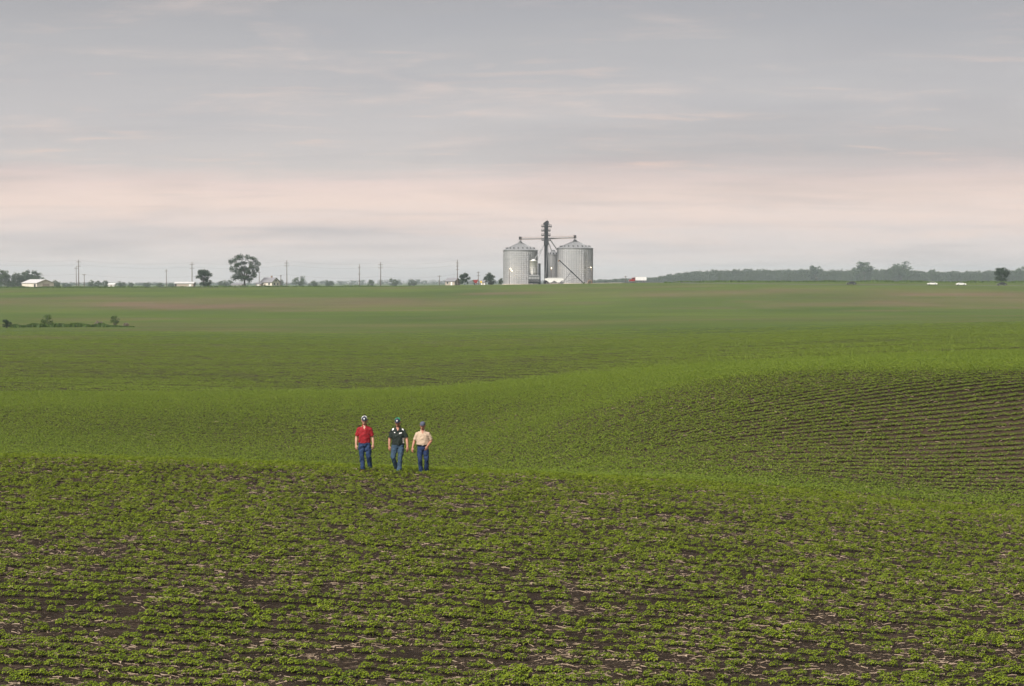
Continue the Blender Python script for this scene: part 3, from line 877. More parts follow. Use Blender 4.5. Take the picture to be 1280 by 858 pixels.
    for sgn, (sh, el, wr) in zip((-1, 1), arms):
        en = sh.lerp(el, sl)
        s.tube([V((sgn * .06, .005, 1.43)), V((sgn * .13, .005, 1.415)), sh, sh.lerp(en, .5), en], [(.055, .065), (.066, .070), (.071, .072), (.074, .072), (.080, .074)], 16)
    mats = [M[cloth], M['white_cloth'], M[skin]]
    def vee(c):                                              # the open collar shows the throat
        return (np.abs(c[:, 0]) < (c[:, 2] - 1.405) * .55) & (c[:, 1] < -.02)
    def paint(c, nn): return np.where(vee(c), 2, 0)
    if top == 'sport':
        def paint(c, nn):
            w = (np.abs(np.abs(c[:, 0]) - .160) < .026) & (c[:, 2] > 1.39) & (c[:, 2] + .55 * np.abs(c[:, 0]) > 1.515) & (c[:, 1] < .04)
            w |= (c[:, 0] > .135) & (c[:, 0] < .25) & (c[:, 2] < 1.17) & (c[:, 2] > 1.0) & (np.abs(c[:, 1]) < .10) & (np.abs(nn[:, 0]) > .45)
            f = c[:, 1] < -.05                                   # embroidered badge on each side of the chest
            w |= f & (np.abs(c[:, 2] - 1.335 - .18 * (c[:, 0] - .09)) < .018) & (c[:, 0] > .045) & (c[:, 0] < .135)
            w |= f & (np.abs(c[:, 2] - 1.355) < .013) & (np.abs(c[:, 0] + .105) < .020)
            return np.where(vee(c), 2, w.astype(int))
    shirt = mesh_obj('shirt', remeshed(s, 'shirt', mats, .008, 3, .036, int(px), paint), e)
    cl = MB()
    cl.tube([(-.022, -.072, 1.475), (-.072, -.03, 1.525), (-.068, .05, 1.545), (0, .088, 1.55), (.068, .05, 1.545), (.072, -.03, 1.525), (.022, -.072, 1.475)], [.011, .017, .018, .018, .018, .017, .011], 8)
    cl.build('collar', M[cloth], shirt, True)
    if top == 'button':
        pk = MB(); pk.box((.085, -.128, 1.31), (.085, .012, .10)); pk.box((.085, -.132, 1.352), (.09, .012, .03)); pk.build('chest_pocket', M[cloth], shirt)
    # ---- jeans
    j = MB()
    j.tube([(0, 0, hz - .085), (0, 0, hz), (0, 0, hz + .05), (0, -.002, hz + .10)], [(.158, .12), (.192, .132), (.184 * (.6 + .4 * G), .130), (.182 * (.4 + .6 * G), .122 * G)], 22)
    for hip, kn, an in legs:
        j.tube([hip + V((0, 0, .03)), hip.lerp(kn, .4), kn + V((0, -.01, 0)), kn.lerp(an, .45) + V((0, .01, 0)), an.lerp(kn, .02)], [(.104, .108), .104, .080, .076, (.076, .080)], 16)
    jo = mesh_obj('jeans', remeshed(j, 'jeans', [M[jean]], .008, 3, .050, int(px) + 3), e)
    if belt:
        bl = MB(); bl.lathe([(1.0, hz + .070), (1.03, hz + .076), (1.03, hz + .108), (1.0, hz + .114)], 28, sx=.196 * (.4 + .6 * G), sy=.136 * G)
        bo = bl.build('belt', M[belt], e, True)
        MB().box((0, -.138 * G, hz + .092), (.05, .012, .036)).build('buckle', M['rim'], bo)
    for (hip, kn, an), key in zip(legs, 'lr'):
        td = V(J.get('toe_' + key, ((-1 if key == 'l' else 1) * .25, -1, 0))).normalized()
        m_ = MB()
        lift = an.z - .09
        m_.tube([an + V((0, .045, -.035)), an + V((0, .03, -.04)) , an + td * .05 + V((0, 0, -.048)), an + td * .14 + V((0, 0, -.058)), an + td * .205 + V((0, 0, -.063))],
                [(.034, .040), (.042, .050), (.046, .046), (.048, .034), (.030, .022)], 12)
        so = m_.build('shoe', M[shoe], e, True)
        sb = MB(); sb.tube([an + V((0, .055, -.078)), an + td * .08 + V((0, 0, -.083)), an + td * .215 + V((0, 0, -.085))], [(.036, .010), (.046, .010), (.032, .010)], 10)
        sb.build('sole', M['black_leather'], so, True)
    return e


person(455.3, 64.4, 0.99, 'man in red polo shirt and blue jeans with a white cap, arms hanging', 'polo', 'red_cloth', 'jeans', 'skin', 'hair', ('navy_cloth', 'white_cloth', True),
       dict(knee_l=(-.085, -.06, .50), ankle_l=(-.055, -.06, .085), knee_r=(.135, -.02, .50), ankle_r=(.175, .15, .105), toe_r=(.35, -1, -.15),
            elbow_l=(-.265, .02, 1.13), wrist_l=(-.275, -.05, .89), hand_l=(.05, -.15, -1), elbow_r=(.262, .03, 1.13), wrist_r=(.285, -.04, .90), hand_r=(-.02, -.12, -1)), 13, 0, shoe='leather')
person(497.2, 64.5, 0.99, 'man in black sport shirt with white shoulder patches, faded jeans and green cap', 'sport', 'black_cloth', 'jeans_faded', 'skin_tan', 'hair',
       ('navy_cloth', 'green_cloth', True),
       dict(knee_l=(-.150, -.17, .52), ankle_l=(-.020, .07, .12), toe_l=(.1, -1, -.2), knee_r=(.075, -.12, .50), ankle_r=(.040, -.22, .085), toe_r=(.05, -1, 0),
            elbow_l=(-.275, .03, 1.13), wrist_l=(-.285, -.04, .90), hand_l=(.05, -.12, -1), elbow_r=(.290, -.02, 1.12), wrist_r=(.320, -.14, .88), hand_r=(.02, -.25, -1)), 17, -8, 1.08, shoe='black_leather')
person(528.3, 64.5, 0.93, 'man in beige button shirt, belt and dark blue jeans with a slate cap', 'button', 'beige_cloth', 'jeans_dark', 'skin_tan', 'grey_hair',
       ('slate_cloth', 'slate_cloth', False),
       dict(knee_l=(-.095, -.10, .50), ankle_l=(-.055, -.02, .085), knee_r=(.125, -.04, .50), ankle_r=(.125, .10, .10), toe_r=(.3, -1, -.1),
            elbow_l=(-.300, .03, 1.16), wrist_l=(-.355, -.10, .93), hand_l=(-.10, -.30, -1), elbow_r=(.300, .03, 1.17), wrist_r=(.165, -.20, .99), hand_r=(-.35, -.30, -1), sleeve=.86), 8, -10, 1.20,
       shoe='leather', tuck=True, belt='black_leather')

# ------------------------------------------------------------------ grain bins and elevator
K = 1120 / F


def copyo(o, parent, loc=None, rot=None):
    c = o.copy(); COL.objects.link(c); c.parent = parent
    if loc is not None: c.location = loc
    if rot is not None: c.rotation_euler = rot
    return c


def grain_bin(px, d, Rb, He, Hp, label, rings=17, stiff=44, vents=20, segs=72):
    g = ground(px, d)
    e = empty('grain_bin', g, 0, label, 'grain bin', 'steel grain bins')
    MB().lathe([(Rb + .5, -.6), (Rb + .5, .30), (Rb - .2, .30)], segs).build('foundation', M['concrete'], e, True)
    h = (He - .30) / rings
    ring = MB().lathe([(Rb, 0), (Rb + .015, .05), (Rb + .015, h - .06), (Rb - .01, h - .045), (Rb - .01, h)], segs).mesh('wall_ring', M['bin'], True)
    for i in range(rings): mesh_obj('wall_ring', ring, e, (0, 0, .30 + i * h), (0, 0, i * .13))
    st = MB().box((Rb + .09, 0, He / 2 + .15), (.12, .20, He - .35)).mesh('stiffener', M['steel'])
    for i in range(stiff): mesh_obj('stiffener', st, e, rot=(0, 0, 2 * math.pi * (i + .3) / stiff))
    roof = MB(); rr = Rb + .35; pk = .9
    roof.lathe([(Rb - .1, He - .05), (rr, He - .12), (rr, He + .02), (pk, Hp - .6)], segs)
    for i in range(48):
        a = 2 * math.pi * i / 48; ca, sa = math.cos(a), math.sin(a)
        roof.beam((ca * rr, sa * rr, He + .05), (ca * pk, sa * pk, Hp - .57), .10, .12)
    ro = roof.build('roof', M['roofsteel'], e)
    MB().lathe([(pk + .1, Hp - .75), (pk + .1, Hp - .1), (pk + .25, Hp - .1), (.01, Hp + .12)], 20).build('peak_cap', M['steel'], ro)
    t = .22; rv = rr + (pk - rr) * t; zv = He + (Hp - .6 - He) * t
    vm = MB(); vm.tube([(0, 0, -.2), (0, 0, .35)], .22, 8); vm.box((.16, 0, .40), (.70, .50, .26), Matrix.Rotation(.25, 3, 'Y'))
    vm = vm.mesh('roof_vent', M['steel_dark'])
    for i in range(vents):
        a = 2 * math.pi * (i + .5) / vents; mesh_obj('roof_vent', vm, e, (math.cos(a) * rv, math.sin(a) * rv, zv), (0, 0, a))
    # side ladder with safety cage and an entry door
    a0 = R(-62); L = MB()
    for s in (-.23, .23): L.beam((Rb + .38, s, .4), (Rb + .38, s, He + .4), .06)
    for i in range(int(He / .6)): L.beam((Rb + .38, -.23, .7 + i * .6), (Rb + .38, .23, .7 + i * .6), .04)
    for i in range(int((He - 3) / 1.2)): L.box((Rb + .75, 0, 3 + i * 1.2), (.72, .66, .05))
    L.build('ladder', M['steel'], e, rot=(0, 0, a0))
    MB().box((Rb + .10, 0, 1.6), (.12, .75, 1.5)).build('door', M['steel'], e, rot=(0, 0, R(-100)))
    return e


grain_bin(650.5, 1120, 21.3 * K, 42.5 * K, 53.5 * K, 'wide steel grain bin on the left of the elevator tower')
grain_bin(718.7, 1120, 22.3 * K, 44.0 * K, 54.5 * K, 'wide steel grain bin on the right of the elevator tower')
grain_bin(691.6, 1131, 6.6 * K, 37.0 * K, 42.6 * K, 'slim steel grain bin half hidden behind the elevator tower', 15, 20, 10, 40)

LX = px_x(682.7, 1112); LY = 1112.0; LZ = float(zg(LX, LY))
ZT = lambda y: (357.6 - y) * K                   # height of a row above the bin yard


def elevator():
    e = empty('bucket_elevator', (LX, LY, LZ), 0, 'tall dark bucket elevator tower between the grain bins', 'grain elevator')
    top = ZT(284)
    MB().box((0, .15, top / 2), (.5, .7, top - .3)).build('casing_web', M['steel_dark'], e)
    for s in (-.62, .62): MB().box((s, 0, top / 2), (.86, .95, top)).build('leg_casing', M['steel_dark'], e)
    bm = MB()
    for i in range(28): bm.box((0, 0, .6 + i * (top - 1) / 28), (2.25, 1.12, .14))
    bm.build('casing_flange', M['steel_dark'], e)
    MB().box((0, 0, .8), (3.0, 1.8, 1.6)).build('boot', M['steel_dark'], e)
    hd = MB(); hd.prism([(-1.35, top - .2), (1.25, top - .2), (1.45, top + 1.6), (.9, top + 2.3), (-.3, top + 1.9), (-1.7, top + .8)], -.75, .75)
    hd.build('head_hood', M['steel_dark'], e)
    MB().tube([(1.3, -.3, top + .5), (2.2, -.3, top + .5)], .35, 10).build('drive_motor', M['steel'], e)
    mt = MB(); mt.beam((.1, 0, top + 2), (.1, 0, top + 4.2), .08); mt.beam((-.9, 0, top + 2.9), (.9, 0, top + 2.9), .05); mt.build('lightning_mast', M['steel'], e)
    for y, x0, x1 in ((286.6, -2.7, 3.1), (291.8, -2.7, 2.4), (297.4, -2.7, 2.4), (303.2, -2.6, 2.3)):
        z = ZT(y); p = MB().box(((x0 + x1) / 2, 0, z), (x1 - x0, 3.4, .5)).build('platform', M['steel_dark'], e)
        r = MB()
        for yy in (-1.45, 1.45):
            for hh in (.55, 1.1): r.beam((x0, yy, z + hh), (x1, yy, z + hh), .12)
            for i in range(6): r.beam((x0 + (x1 - x0) * i / 5, yy, z), (x0 + (x1 - x0) * i / 5, yy, z + 1.1), .06)
        for xx in (x0, x1):
            for hh in (.55, 1.1): r.beam((xx, -1.45, z + hh), (xx, 1.45, z + hh), .07)
        r.build('railing', M['steel_dark'], p)
        for s in (-1, 1): MB().beam((s * 1.0, -1.2, z - 1.3), ((x0 if s < 0 else x1) * .95, -1.2, z - .1), .09).build('platform_brace', M['steel'], p)
    ld = MB()
    for s in (-.22, .22): ld.beam((1.30, s - .3, .5), (1.30, s - .3, top), .06)
    for i in range(80): ld.beam((1.30, -.52, .8 + i * .38), (1.30, -.08, .8 + i * .38), .035)
    for i in range(22): ld.box((1.62, -.3, 3 + i * 1.3), (.6, .7, .05))
    ld.build('ladder', M['steel'], e)
    ds = MB().box((0, -.9, ZT(306.5)), (2.6, 1.6, 2.4)).build('distributor', M['steel_dark'], e)
    X = lambda px: px_x(px, 1112) - LX
    for a, b, r in (((680.3, 307.5, -.9), (672.3, 326.0, -6.0), .24), ((681.0, 308, -.6), (667.2, 328.0, -5.2), .16), ((687.8, 302.8, -.4), (697.2, 316.0, 2.5), .30), ((685.0, 304.5, 0), (690.2, 316.0, 15.5), .20),
                    ((681.2, 306.0, .4), (675.2, 318.0, 4.0), .14), ((684.5, 309, -.9), (681.8, 352, -5), .10)):
        MB().tube([(X(a[0]), a[2], ZT(a[1])), (X(b[0]), b[2], ZT(b[1]))], r, 10).build('spout', M['steel'], e)


elevator()


def overhead(px0, px1, y0, y1, label):
    x0, x1 = px_x(px0, 1117), px_x(px1, 1117); g = LZ
    e = empty('overhead_conveyor', ((x0 + x1) / 2, 1117, g), 0, label, 'conveyor', 'conveyors over the grain bins')
    c = (x0 + x1) / 2; a = Vector((x0 - c, 0, ZT(y0))); b = Vector((x1 - c, 0, ZT(y1)))
    MB().beam(a, b, .55, .60).build('conveyor_trough', M['steel'], e)
    f = MB(); up = Vector((0, 0, 1.25))
    for dy in (-.75, .75):
        o = Vector((0, dy, -.35)); f.beam(a + o, b + o, .10); f.beam(a + o + up, b + o + up, .08); n = 9
        for i in range(n + 1):
            p = a.lerp(b, i / n) + o; f.beam(p, p + up, .06)
            if i < n: f.beam(p, a.lerp(b, (i + 1) / n) + o + up, .05)
    f.build('catwalk_truss', M['rust'], e)
    w = b if abs(px1 - 684) > abs(px0 - 684) else a
    MB().box(w + Vector((0, 0, .5)), (1.5, 1.4, 1.7)).build('drive_box', M['steel_dark'], e)
    MB().tube([w + Vector((0, .5, 0)), (w.x, 3.0, ZT(304.6))], .30, 10).build('drop_spout', M['steel'], e)
    for s in (-.7, .7): MB().beam((w.x + s, 1.0, ZT(305.5) - .2), (w.x + s, .2, w.z - .2), .12).build('support_leg', M['steel'], e)


overhead(650.3, 680.6, 301.6, 301.0, 'level catwalk conveyor from the tower to the left grain bin')
overhead(685.0, 718.6, 301.0, 299.8, 'level catwalk conveyor from the tower to the right grain bin')


def holding_tank():
    d = 1103; g = ground(667.0, d); k = d / F; e = empty('holding_tank', g, 0, 'pale round holding tank on legs in front of the left grain bin', 'tank')
    r = 4.9 * k; z0, z1 = 15.0 * k, 29.0 * k
    MB().lathe([(.35, z0 - 2.4), (r, z0), (r, z1), (r + .1, z1), (.5, z1 + 1.0), (.01, z1 + 1.05)], 36).build('tank_shell', M['white_paint'], e, True)
    for i in range(3): MB().lathe([(r + .01, 0), (r + .06, .03), (r + .06, .12), (r + .01, .15)], 36).build('hoop', M['steel'], e, True, (0, 0, z0 + .8 + i * 2.3))
    for i in range(6):
        a = R(30 + i * 60); q = (math.cos(a) * (r + .05), math.sin(a) * (r + .05))
        MB().beam((*q, -.3), (*q, z0 + 2.2), .22).build('leg', M['steel_dark'], e)
    b = MB()
    for i in range(6):
        a, c = R(30 + i * 60), R(90 + i * 60)
        p = lambda t, z: (math.cos(t) * (r + .05), math.sin(t) * (r + .05), z)
        b.beam(p(a, .4), p(c, z0 - .2), .09); b.beam(p(a, z0 * .5), p(c, z0 * .5), .1)
    b.build('cross_brace', M['steel_dark'], e)


holding_tank()


def dryer():
    d = 1098; g = ground(667.5, d); k = d / F; e = empty('grain_dryer', g, 0, 'dark grain dryer with fans standing beneath the holding tank', 'grain dryer')
    w = 14 * k
    MB().box((0, 0, 2.5), (w, 2.3, 3.9)).build('dryer_body', M['steel_dark'], e)
    for i in range(4):
        x = -w / 2 + (i + .5) * w / 4
        f = MB().tube([(x, -1.16, 2.0), (x, -1.75, 2.0)], .62, 16).build('fan', M['steel'], e)
        MB().tube([(x, -1.70, 2.0), (x, -1.78, 2.0)], .5, 16).build('fan_grille', M['black_paint'], f)
        MB().box((x, -1.18, 3.5), (w / 4 - .2, .08, 1.3)).build('louvre_panel', M['steel'], e)
    for sx in (-1, 1):
        for sy in (-1, 1): MB().beam((sx * (w / 2 - .3), sy, -.3), (sx * (w / 2 - .3), sy, .65), .2).build('leg', M['steel_dark'], e)
    MB().box((w / 2 - .1, 1.9, 5.7), (1.35, 1.4, 11.6)).build('discharge_tower', M['steel_dark'], e)
    MB().prism([(-w / 2, 4.46), (w / 2, 4.46), (w / 2 - .8, 5.3), (-w / 2 + .8, 5.3)], -1.0, 1.0).build('top_hopper', M['steel'], e)


dryer()


def auger():
    d = 1102; k = d / F; g = ground(714, d); X = lambda px: (px - 714) * k; Z = lambda y: (357.8 - y) * k
    e = empty('portable_auger', g, 0, 'long slanting auger leaning before the right grain bin', 'auger')
    a, b = Vector((X(698.8), 0, Z(328.2))), Vector((X(729.3), 0, Z(357.0)))
    MB().tube([a, b], .28, 12).build('auger_tube', M['steel_dark'], e)
    MB().tube([a + Vector((.1, 0, 0)), a + Vector((-.5, 0, -.9))], [.34, .30], 10).build('discharge_spout', M['rust'], e)
    MB().lathe([(.3, .0), (.9, .7), (.95, .75)], 12, c=(b.x, 0, 0)).build('intake_hopper', M['steel'], e)
    m = a.lerp(b, .50)
    for s in (-1, 1):
        MB().beam((X(703.5), s * 1.3, .5), (m.x, s * .3, m.z), .14).build('lift_arm', M['steel_dark'], e)
        MB().beam((X(703.5), s * 1.3, .5), (b.x - 3.5, s * .3, b.z + 3.0), .12).build('axle_strut', M['steel_dark'], e)
        w = MB().tube([(X(703.5), s * 1.25, .45), (X(703.5), s * 1.55, .45)], .45, 16).build('wheel', M['rubber'], e)
        MB().tube([(X(703.5), s * 1.24, .45), (X(703.5), s * 1.57, .45)], .24, 12).build('rim', M['rim'], w)
    MB().tube([(m.x - .4, -.45, m.z + .3), (m.x + .9, -.45, m.z - .6)], .35, 8).build('gear_motor', M['steel_dark'], e)
    MB().beam((X(705.5), -1.3, .6), (X(705.5), 1.3, .6), .14).build('axle', M['steel_dark'], e)


auger()


def wheel_set(e, xs, ys, r, w=.28):
    for x in xs:
        for y in ys:
            o = MB().tube([(x, y - w / 2, r), (x, y + w / 2, r)], r, 18).build('wheel', M['rubber'], e)
            MB().tube([(x, y - w / 2 - .015, r), (x, y + w / 2 + .015, r)], r * .55, 12).build('rim', M['rim'], o)


def trailer(px, d, L, label):
    g = ground(px, d); e = empty('grain_trailer', g + Vector((0, 0, .14)), R(4), label, 'trailer'); h = L / 2
    b = MB(); b.prism([(-h, 2.9), (-h, 2.0), (-h + .9, 1.85), (-h * .55, .75), (-h * .35, .75), (-.1, 1.75), (.1, 1.75), (h * .35, .75), (h * .55, .75), (h - .9, 1.85), (h, 2.0), (h, 2.9)], -1.25, 1.25)
    b.build('hopper_body', M['white_paint'], e)
    t = MB(); t.prism([(-h, 2.902), (h, 2.902), (h * .6, 3.35), (-h * .6, 3.35)], -1.27, 1.27); t.build('tarp', M['metal_roof'], e)
    for i in range(14): MB().box((-h + .4 + i * (L - .8) / 13, -1.275, 2.4), (.07, .05, .9)).build('side_post', M['silver_paint'], e)
    MB().box((0, 0, 1.95), (L - .3, .9, .14)).build('frame', M['steel_dark'], e)
    wheel_set(e, (-h + 1.0, -h + 2.2, h - 1.0, h - 2.2), (-1.05, 1.05), .5)
    MB().box((-h - .02, 0, 1.3), (.08, 2.3, .15)).build('bumper', M['steel_dark'], e)
    for s in (-1, 1): MB().box((-h - .07, s * .9, 1.3), (.05, .2, .1)).build('tail_light', M['tail'], e)
    for s in (-1, 1): MB().beam((h * .78, s * .8, .0), (h * .78, s * .8, 1.9), .14).build('landing_leg', M['steel_dark'], e)


trailer(692.6, 1092, 10.2, 'white hopper grain trailer parked at the foot of the elevator tower')


def grain_truck(px, d, L, label):
    g = ground(px, d); e = empty('grain_truck', g + Vector((0, 0, .14)), R(2), label, 'truck'); h = L / 2
    c = MB(); c.prism([(-h, .7), (-h, 1.35), (-h + .25, 1.6), (-h + 1.5, 1.75), (-h + 1.9, 2.75), (-h + 3.3, 2.85), (-h + 3.3, .7)], -1.1, 1.1)
    c.build('cab', M['red_paint'], e)
    w = MB()
    for y in (-1.115, 1.115): w.box((-h + 2.5, y, 2.25), (1.1, .03, .7))
    w.box((-h + 1.66, 0, 2.22), (.05, 1.8, .80), Matrix.Rotation(-.38, 3, 'Y')); w.build('window', M['glass'], e)
    MB().box((-h - .03, 0, 1.1), (.08, 1.5, .6)).build('grille', M['rim'], e)
    MB().box((-h - .12, 0, .65), (.22, 2.3, .28)).build('bumper', M['rim'], e)
    for s in (-1, 1): MB().box((-h - .04, s * .9, 1.1), (.06, .25, .22)).build('headlight', M['clear'], e)
    b = MB(); b.prism([(-h + 3.6, 1.15), (h, 1.15), (h, 2.95), (-h + 3.6, 2.95)], -1.25, 1.25); b.build('grain_box', M['white_paint'], e)
    MB().prism([(-h + 3.6, 2.953), (h, 2.953), (h - .5, 3.2), (-h + 4.1, 3.2)], -1.2, 1.2).build('tarp', M['metal_roof'], e)
    for i in range(8): MB().box((-h + 3.8 + i * (L - 4) / 7, -1.27, 2.05), (.09, .05, 1.7)).build('side_post', M['silver_paint'], e)
    MB().box((.5, 0, .95), (L - 1.5, .9, .25)).build('frame', M['black_paint'], e)
    wheel_set(e, (-h + 1.0, h - 1.0, h - 2.2), (-1.0, 1.0), .5)
    MB().tube([(-h + 3.45, -.9, .9), (-h + 3.45, -.9, 3.3)], .07, 8).build('exhaust_stack', M['rim'], e)


grain_truck(797, 1118, 9.8, 'red cab grain truck with white box on the ridge right of the bins')


def car(px, d, label, paint, flip=1, pickup=False):
    g = ground(px, d); e = empty('car', g + Vector((0, 0, .14)), R(0 if flip > 0 else 180), label, 'car', 'cars on the ridge road')
    low = [(-2.35, .35), (-2.40, .62), (-2.25, .86), (-1.35, .96), (1.55, .98), (2.30, .90), (2.38, .55), (2.30, .32)]
    b = MB(); b.prism(low, -.88, .88)
    roof = [(-1.25, .955), (-.55, 1.42), (.15, 1.49), (.95, 1.42), (1.75, .965)]
    b.prism(roof, -.74, .74); b.build('body', M[paint], e)
    w = MB()
    for y in (-.752, .752): w.prism([(-1.0, 1.0), (-.50, 1.36), (.12, 1.42), (.88, 1.36), (1.38, 1.0)], y - .008, y + .008)
    w.build('window', M['glass'], e)
    MB().beam((-1.17, 0, 1.03), (-.61, 0, 1.40), 1.35, .03).build('windscreen', M['glass'], e)
    MB().beam((1.03, 0, 1.39), (1.66, 0, 1.03), 1.35, .03).build('rear_window', M['glass'], e)
    wheel_set(e, (-1.45, 1.42), (-.80, .80), .33, .2)
    for s in (-1, 1):
        MB().box((-2.36, s * .62, .70), (.08, .34, .14)).build('headlight', M['clear'], e)
        MB().box((2.35, s * .66, .74), (.06, .30, .16)).build('tail_light', M['tail'], e)
    MB().box((-2.40, 0, .46), (.08, 1.6, .16)).build('bumper', M['black_paint'], e)


car(1064, 960, 'small dark car farthest left on the ridge road', 'black_paint', 1)
car(1165, 956, 'white car on the ridge road, the left of two', 'white_paint', 1)
car(1201, 956, 'white car on the ridge road, the right of two', 'white_paint', -1)
car(1252, 955, 'dark car on the ridge road near the right edge', 'black_paint', 1)


# ------------------------------------------------------------------ lit yard lamps
def yard_lamp(px, d, ptop, label, heads):
    g = ground(px, d); k = d / F; e = empty('yard_lamp', g, 0, label, 'lamp', 'lit yard lamps')
    h = (357.8 - ptop) * k
    MB().tube([(0, 0, -.3), (0, 0, h)], [.14, .09], 8).build('pole', M['pole'], e)
    for (dx, dy) in heads:
        q = Vector((dx * k, -.8, h + dy * k))
        MB().tube([(0, 0, h - .3), (q.x, q.y, q.z + .25)], .05, 6).build('lamp_arm', M['steel'], e)
        MB().lathe([(.42, .0), (.30, .30), (.08, .40)], 12, c=q).build('lamp_shade', M['steel'], e)
        MB().lathe([(.01, -.34), (.24, -.26), (.36, -.08), (.36, .02)], 12, c=q).build('lamp_globe', M['lamp'], e, True)
        L = bpy.data.lights.new('lamp_light', 'POINT'); L.energy = 60; L.color = (1, .78, .48); L.shadow_soft_size = .3
        lo = bpy.data.objects.new('lamp_light', L); COL.objects.link(lo); lo.parent = e; lo.location = q + Vector((0, .2, -.7))


yard_lamp(636.6, 1106, 338.5, 'lit twin yard lamp on a pole before the left grain bin', [(1.5, 1.2), (3.2, -1.6)])
yard_lamp(689.0, 1116, 336.0, 'lit yard lamp before the slim bin beside the tower', [(0.3, -1.5)])
yard_lamp(739.6, 1107, 337.0, 'lit yard lamp at the right side of the right grain bin', [(-1.4, -.5)])

_g = ground(737.2, 1103)
e = empty('fuel_shed', _g, 0, 'small rust-brown arched shelter at the right foot of the right bin', 'shed')
MB().prism([(-1.2, 0), (-1.2, 1.0), (-.8, 1.7), (0, 2.1), (.8, 1.7), (1.2, 1.0), (1.2, 0), (.9, 0), (.9, 1.0), (.6, 1.45), (0, 1.75), (-.6, 1.45), (-.9, 1.0), (-.9, 0)], -1.2, 1.2).build('arched_shell', M['rust'], e)
MB().box((0, .8, .8), (1.7, .1, 1.6)).build('back_wall', M['white_paint'], e)


# ------------------------------------------------------------------ houses and sheds
def building(name, px, d, L, W, He, Hr, phi, wallm, roofm, label, doors=(), wins=(), cat='building', base=0.0, chimney=False):
    """ridge along local x; phi turns the front (long) side towards the left of the view"""
    e = empty(name, ground(px, d) + Vector((0, 0, base)), R(-phi), label, cat)
    h, w = L / 2, W / 2
    b = MB(); b.add([(-h, -w, -.5), (-h, w, -.5), (-h, w, He), (-h, 0, Hr), (-h, -w, He), (h, -w, -.5), (h, w, -.5), (h, w, He), (h, 0, Hr), (h, -w, He)],
                    [(0, 4, 3, 2, 1), (5, 6, 7, 8, 9), (0, 5, 9, 4), (1, 2, 7, 6)])
    b.build('wall', M[wallm], e)
    r = MB(); ov = .4; s = (Hr - He) / w; t = .14
    for sy in (-1, 1):
        q = [(-h - ov, 0, Hr + .05), (h + ov, 0, Hr + .05), (h + ov, sy * (w + ov), He - ov * s + .05), (-h - ov, sy * (w + ov), He - ov * s + .05)]
        v = q + [(a, b_, c + t) for a, b_, c in q]
        r.add(v, [(0, 1, 2, 3), (7, 6, 5, 4), (0, 4, 5, 1), (1, 5, 6, 2), (2, 6, 7, 3), (3, 7, 4, 0)])
    ro = r.build('roof', M[roofm], e)
    if chimney: MB().box((h * .2, .3, Hr + .5), (.7, .7, 1.3)).build('chimney', M['rust'], ro)
    for face, u, wd, ht, m_ in doors:
        if face == 'g': MB().box((h + .04, u, ht / 2), (.08, wd, ht)).build('door', M[m_], e)
        else: MB().box((u, -w - .04, ht / 2), (wd, .08, ht)).build('door', M[m_], e)
    for face, u, z, wd, ht in wins:
        if face == 'g':
            o = MB().box((h + .04, u, z), (.08, wd + .2, ht + .2)).build('window', M['white_paint'], e); MB().box((h + .09, u, z), (.03, wd, ht)).build('pane', M['glass'], o)
        else:
            o = MB().box((u, -w - .04, z), (wd + .2, .08, ht + .2)).build('window', M['white_paint'], e); MB().box((u, -w - .09, z), (wd, .03, ht)).build('pane', M['glass'], o)
    return e


building('metal_barn', 47.5, 1112, 13.5, 11.5, 2.7, 4.6, 40, 'cream', 'metal_roof', 'cream metal barn with pale gabled roof at the far left', [('g', .5, 4.6, 2.4, 'tan'), ('f', 5.0, 1.6, 2.2, 'black_paint')])
building('white_shed', 140.5, 1180, 3.8, 3.0, 1.9, 2.7, 10, 'siding', 'metal_roof', 'tiny white shed between the far tree clumps on the left', [('f', 0, 1, 1.6, 'tan')], cat='shed')
building('long_shed', 231.5, 1112, 10.6, 4.5, 2.2, 2.9, 6, 'tan', 'metal_roof', 'long low pale shed left of the dense round tree', [('f', -4.7, .9, 1.9, 'black_paint'), ('f', 3.5, 1.4, 1.8, 'siding')], cat='shed')
building('low_shed', 297.5, 1104, 6.2, 4.0, 1.3, 2.0, 12, 'siding', 'shingle', 'low white shed with dark roof under the large tree', [('f', 1.5, 1.0, 1.1, 'tan')], cat='shed')
building('white_house', 338, 1116, 8.0, 7.0, 2.7, 5.0, 32, 'cream', 'shingle', 'white gabled farmhouse with grey roof right of the large tree', [('f', -1, 1, 2.0, 'tan')],
         [('g', -1.5, 1.6, .9, 1.1), ('g', 1.5, 1.6, .9, 1.1), ('g', 0, 3.5, .8, .9), ('f', 2, 1.6, 1.1, 1.1), ('f', -3, 1.6, 1.1, 1.1)], 'house', chimney=True)
building('garage', 324.5, 1112, 3.0, 3.0, 1.7, 2.2, 20, 'tan', 'shingle', 'small tan lean-to at the left of the white farmhouse', [('f', 0, 1.4, 1.5, 'siding')], cat='shed')
building('tan_house', 566, 1142, 6.2, 6.5, 2.3, 4.0, 28, 'tan', 'shingle', 'tan house with dark hipped roof behind the tall pole, left of the bins', [('f', 1, 1, 1.9, 'siding')],
         [('f', -1.6, 1.4, 1.1, 1.0), ('g', 0, 1.4, 1.2, 1.0)], 'house', chimney=False)
building('small_shed', 604.5, 1150, 2.6, 2.6, 1.6, 2.4, 15, 'siding', 'shingle', 'small pale shed between the two green trees left of the bins', [('f', 0, .9, 1.4, 'tan')], cat='shed')

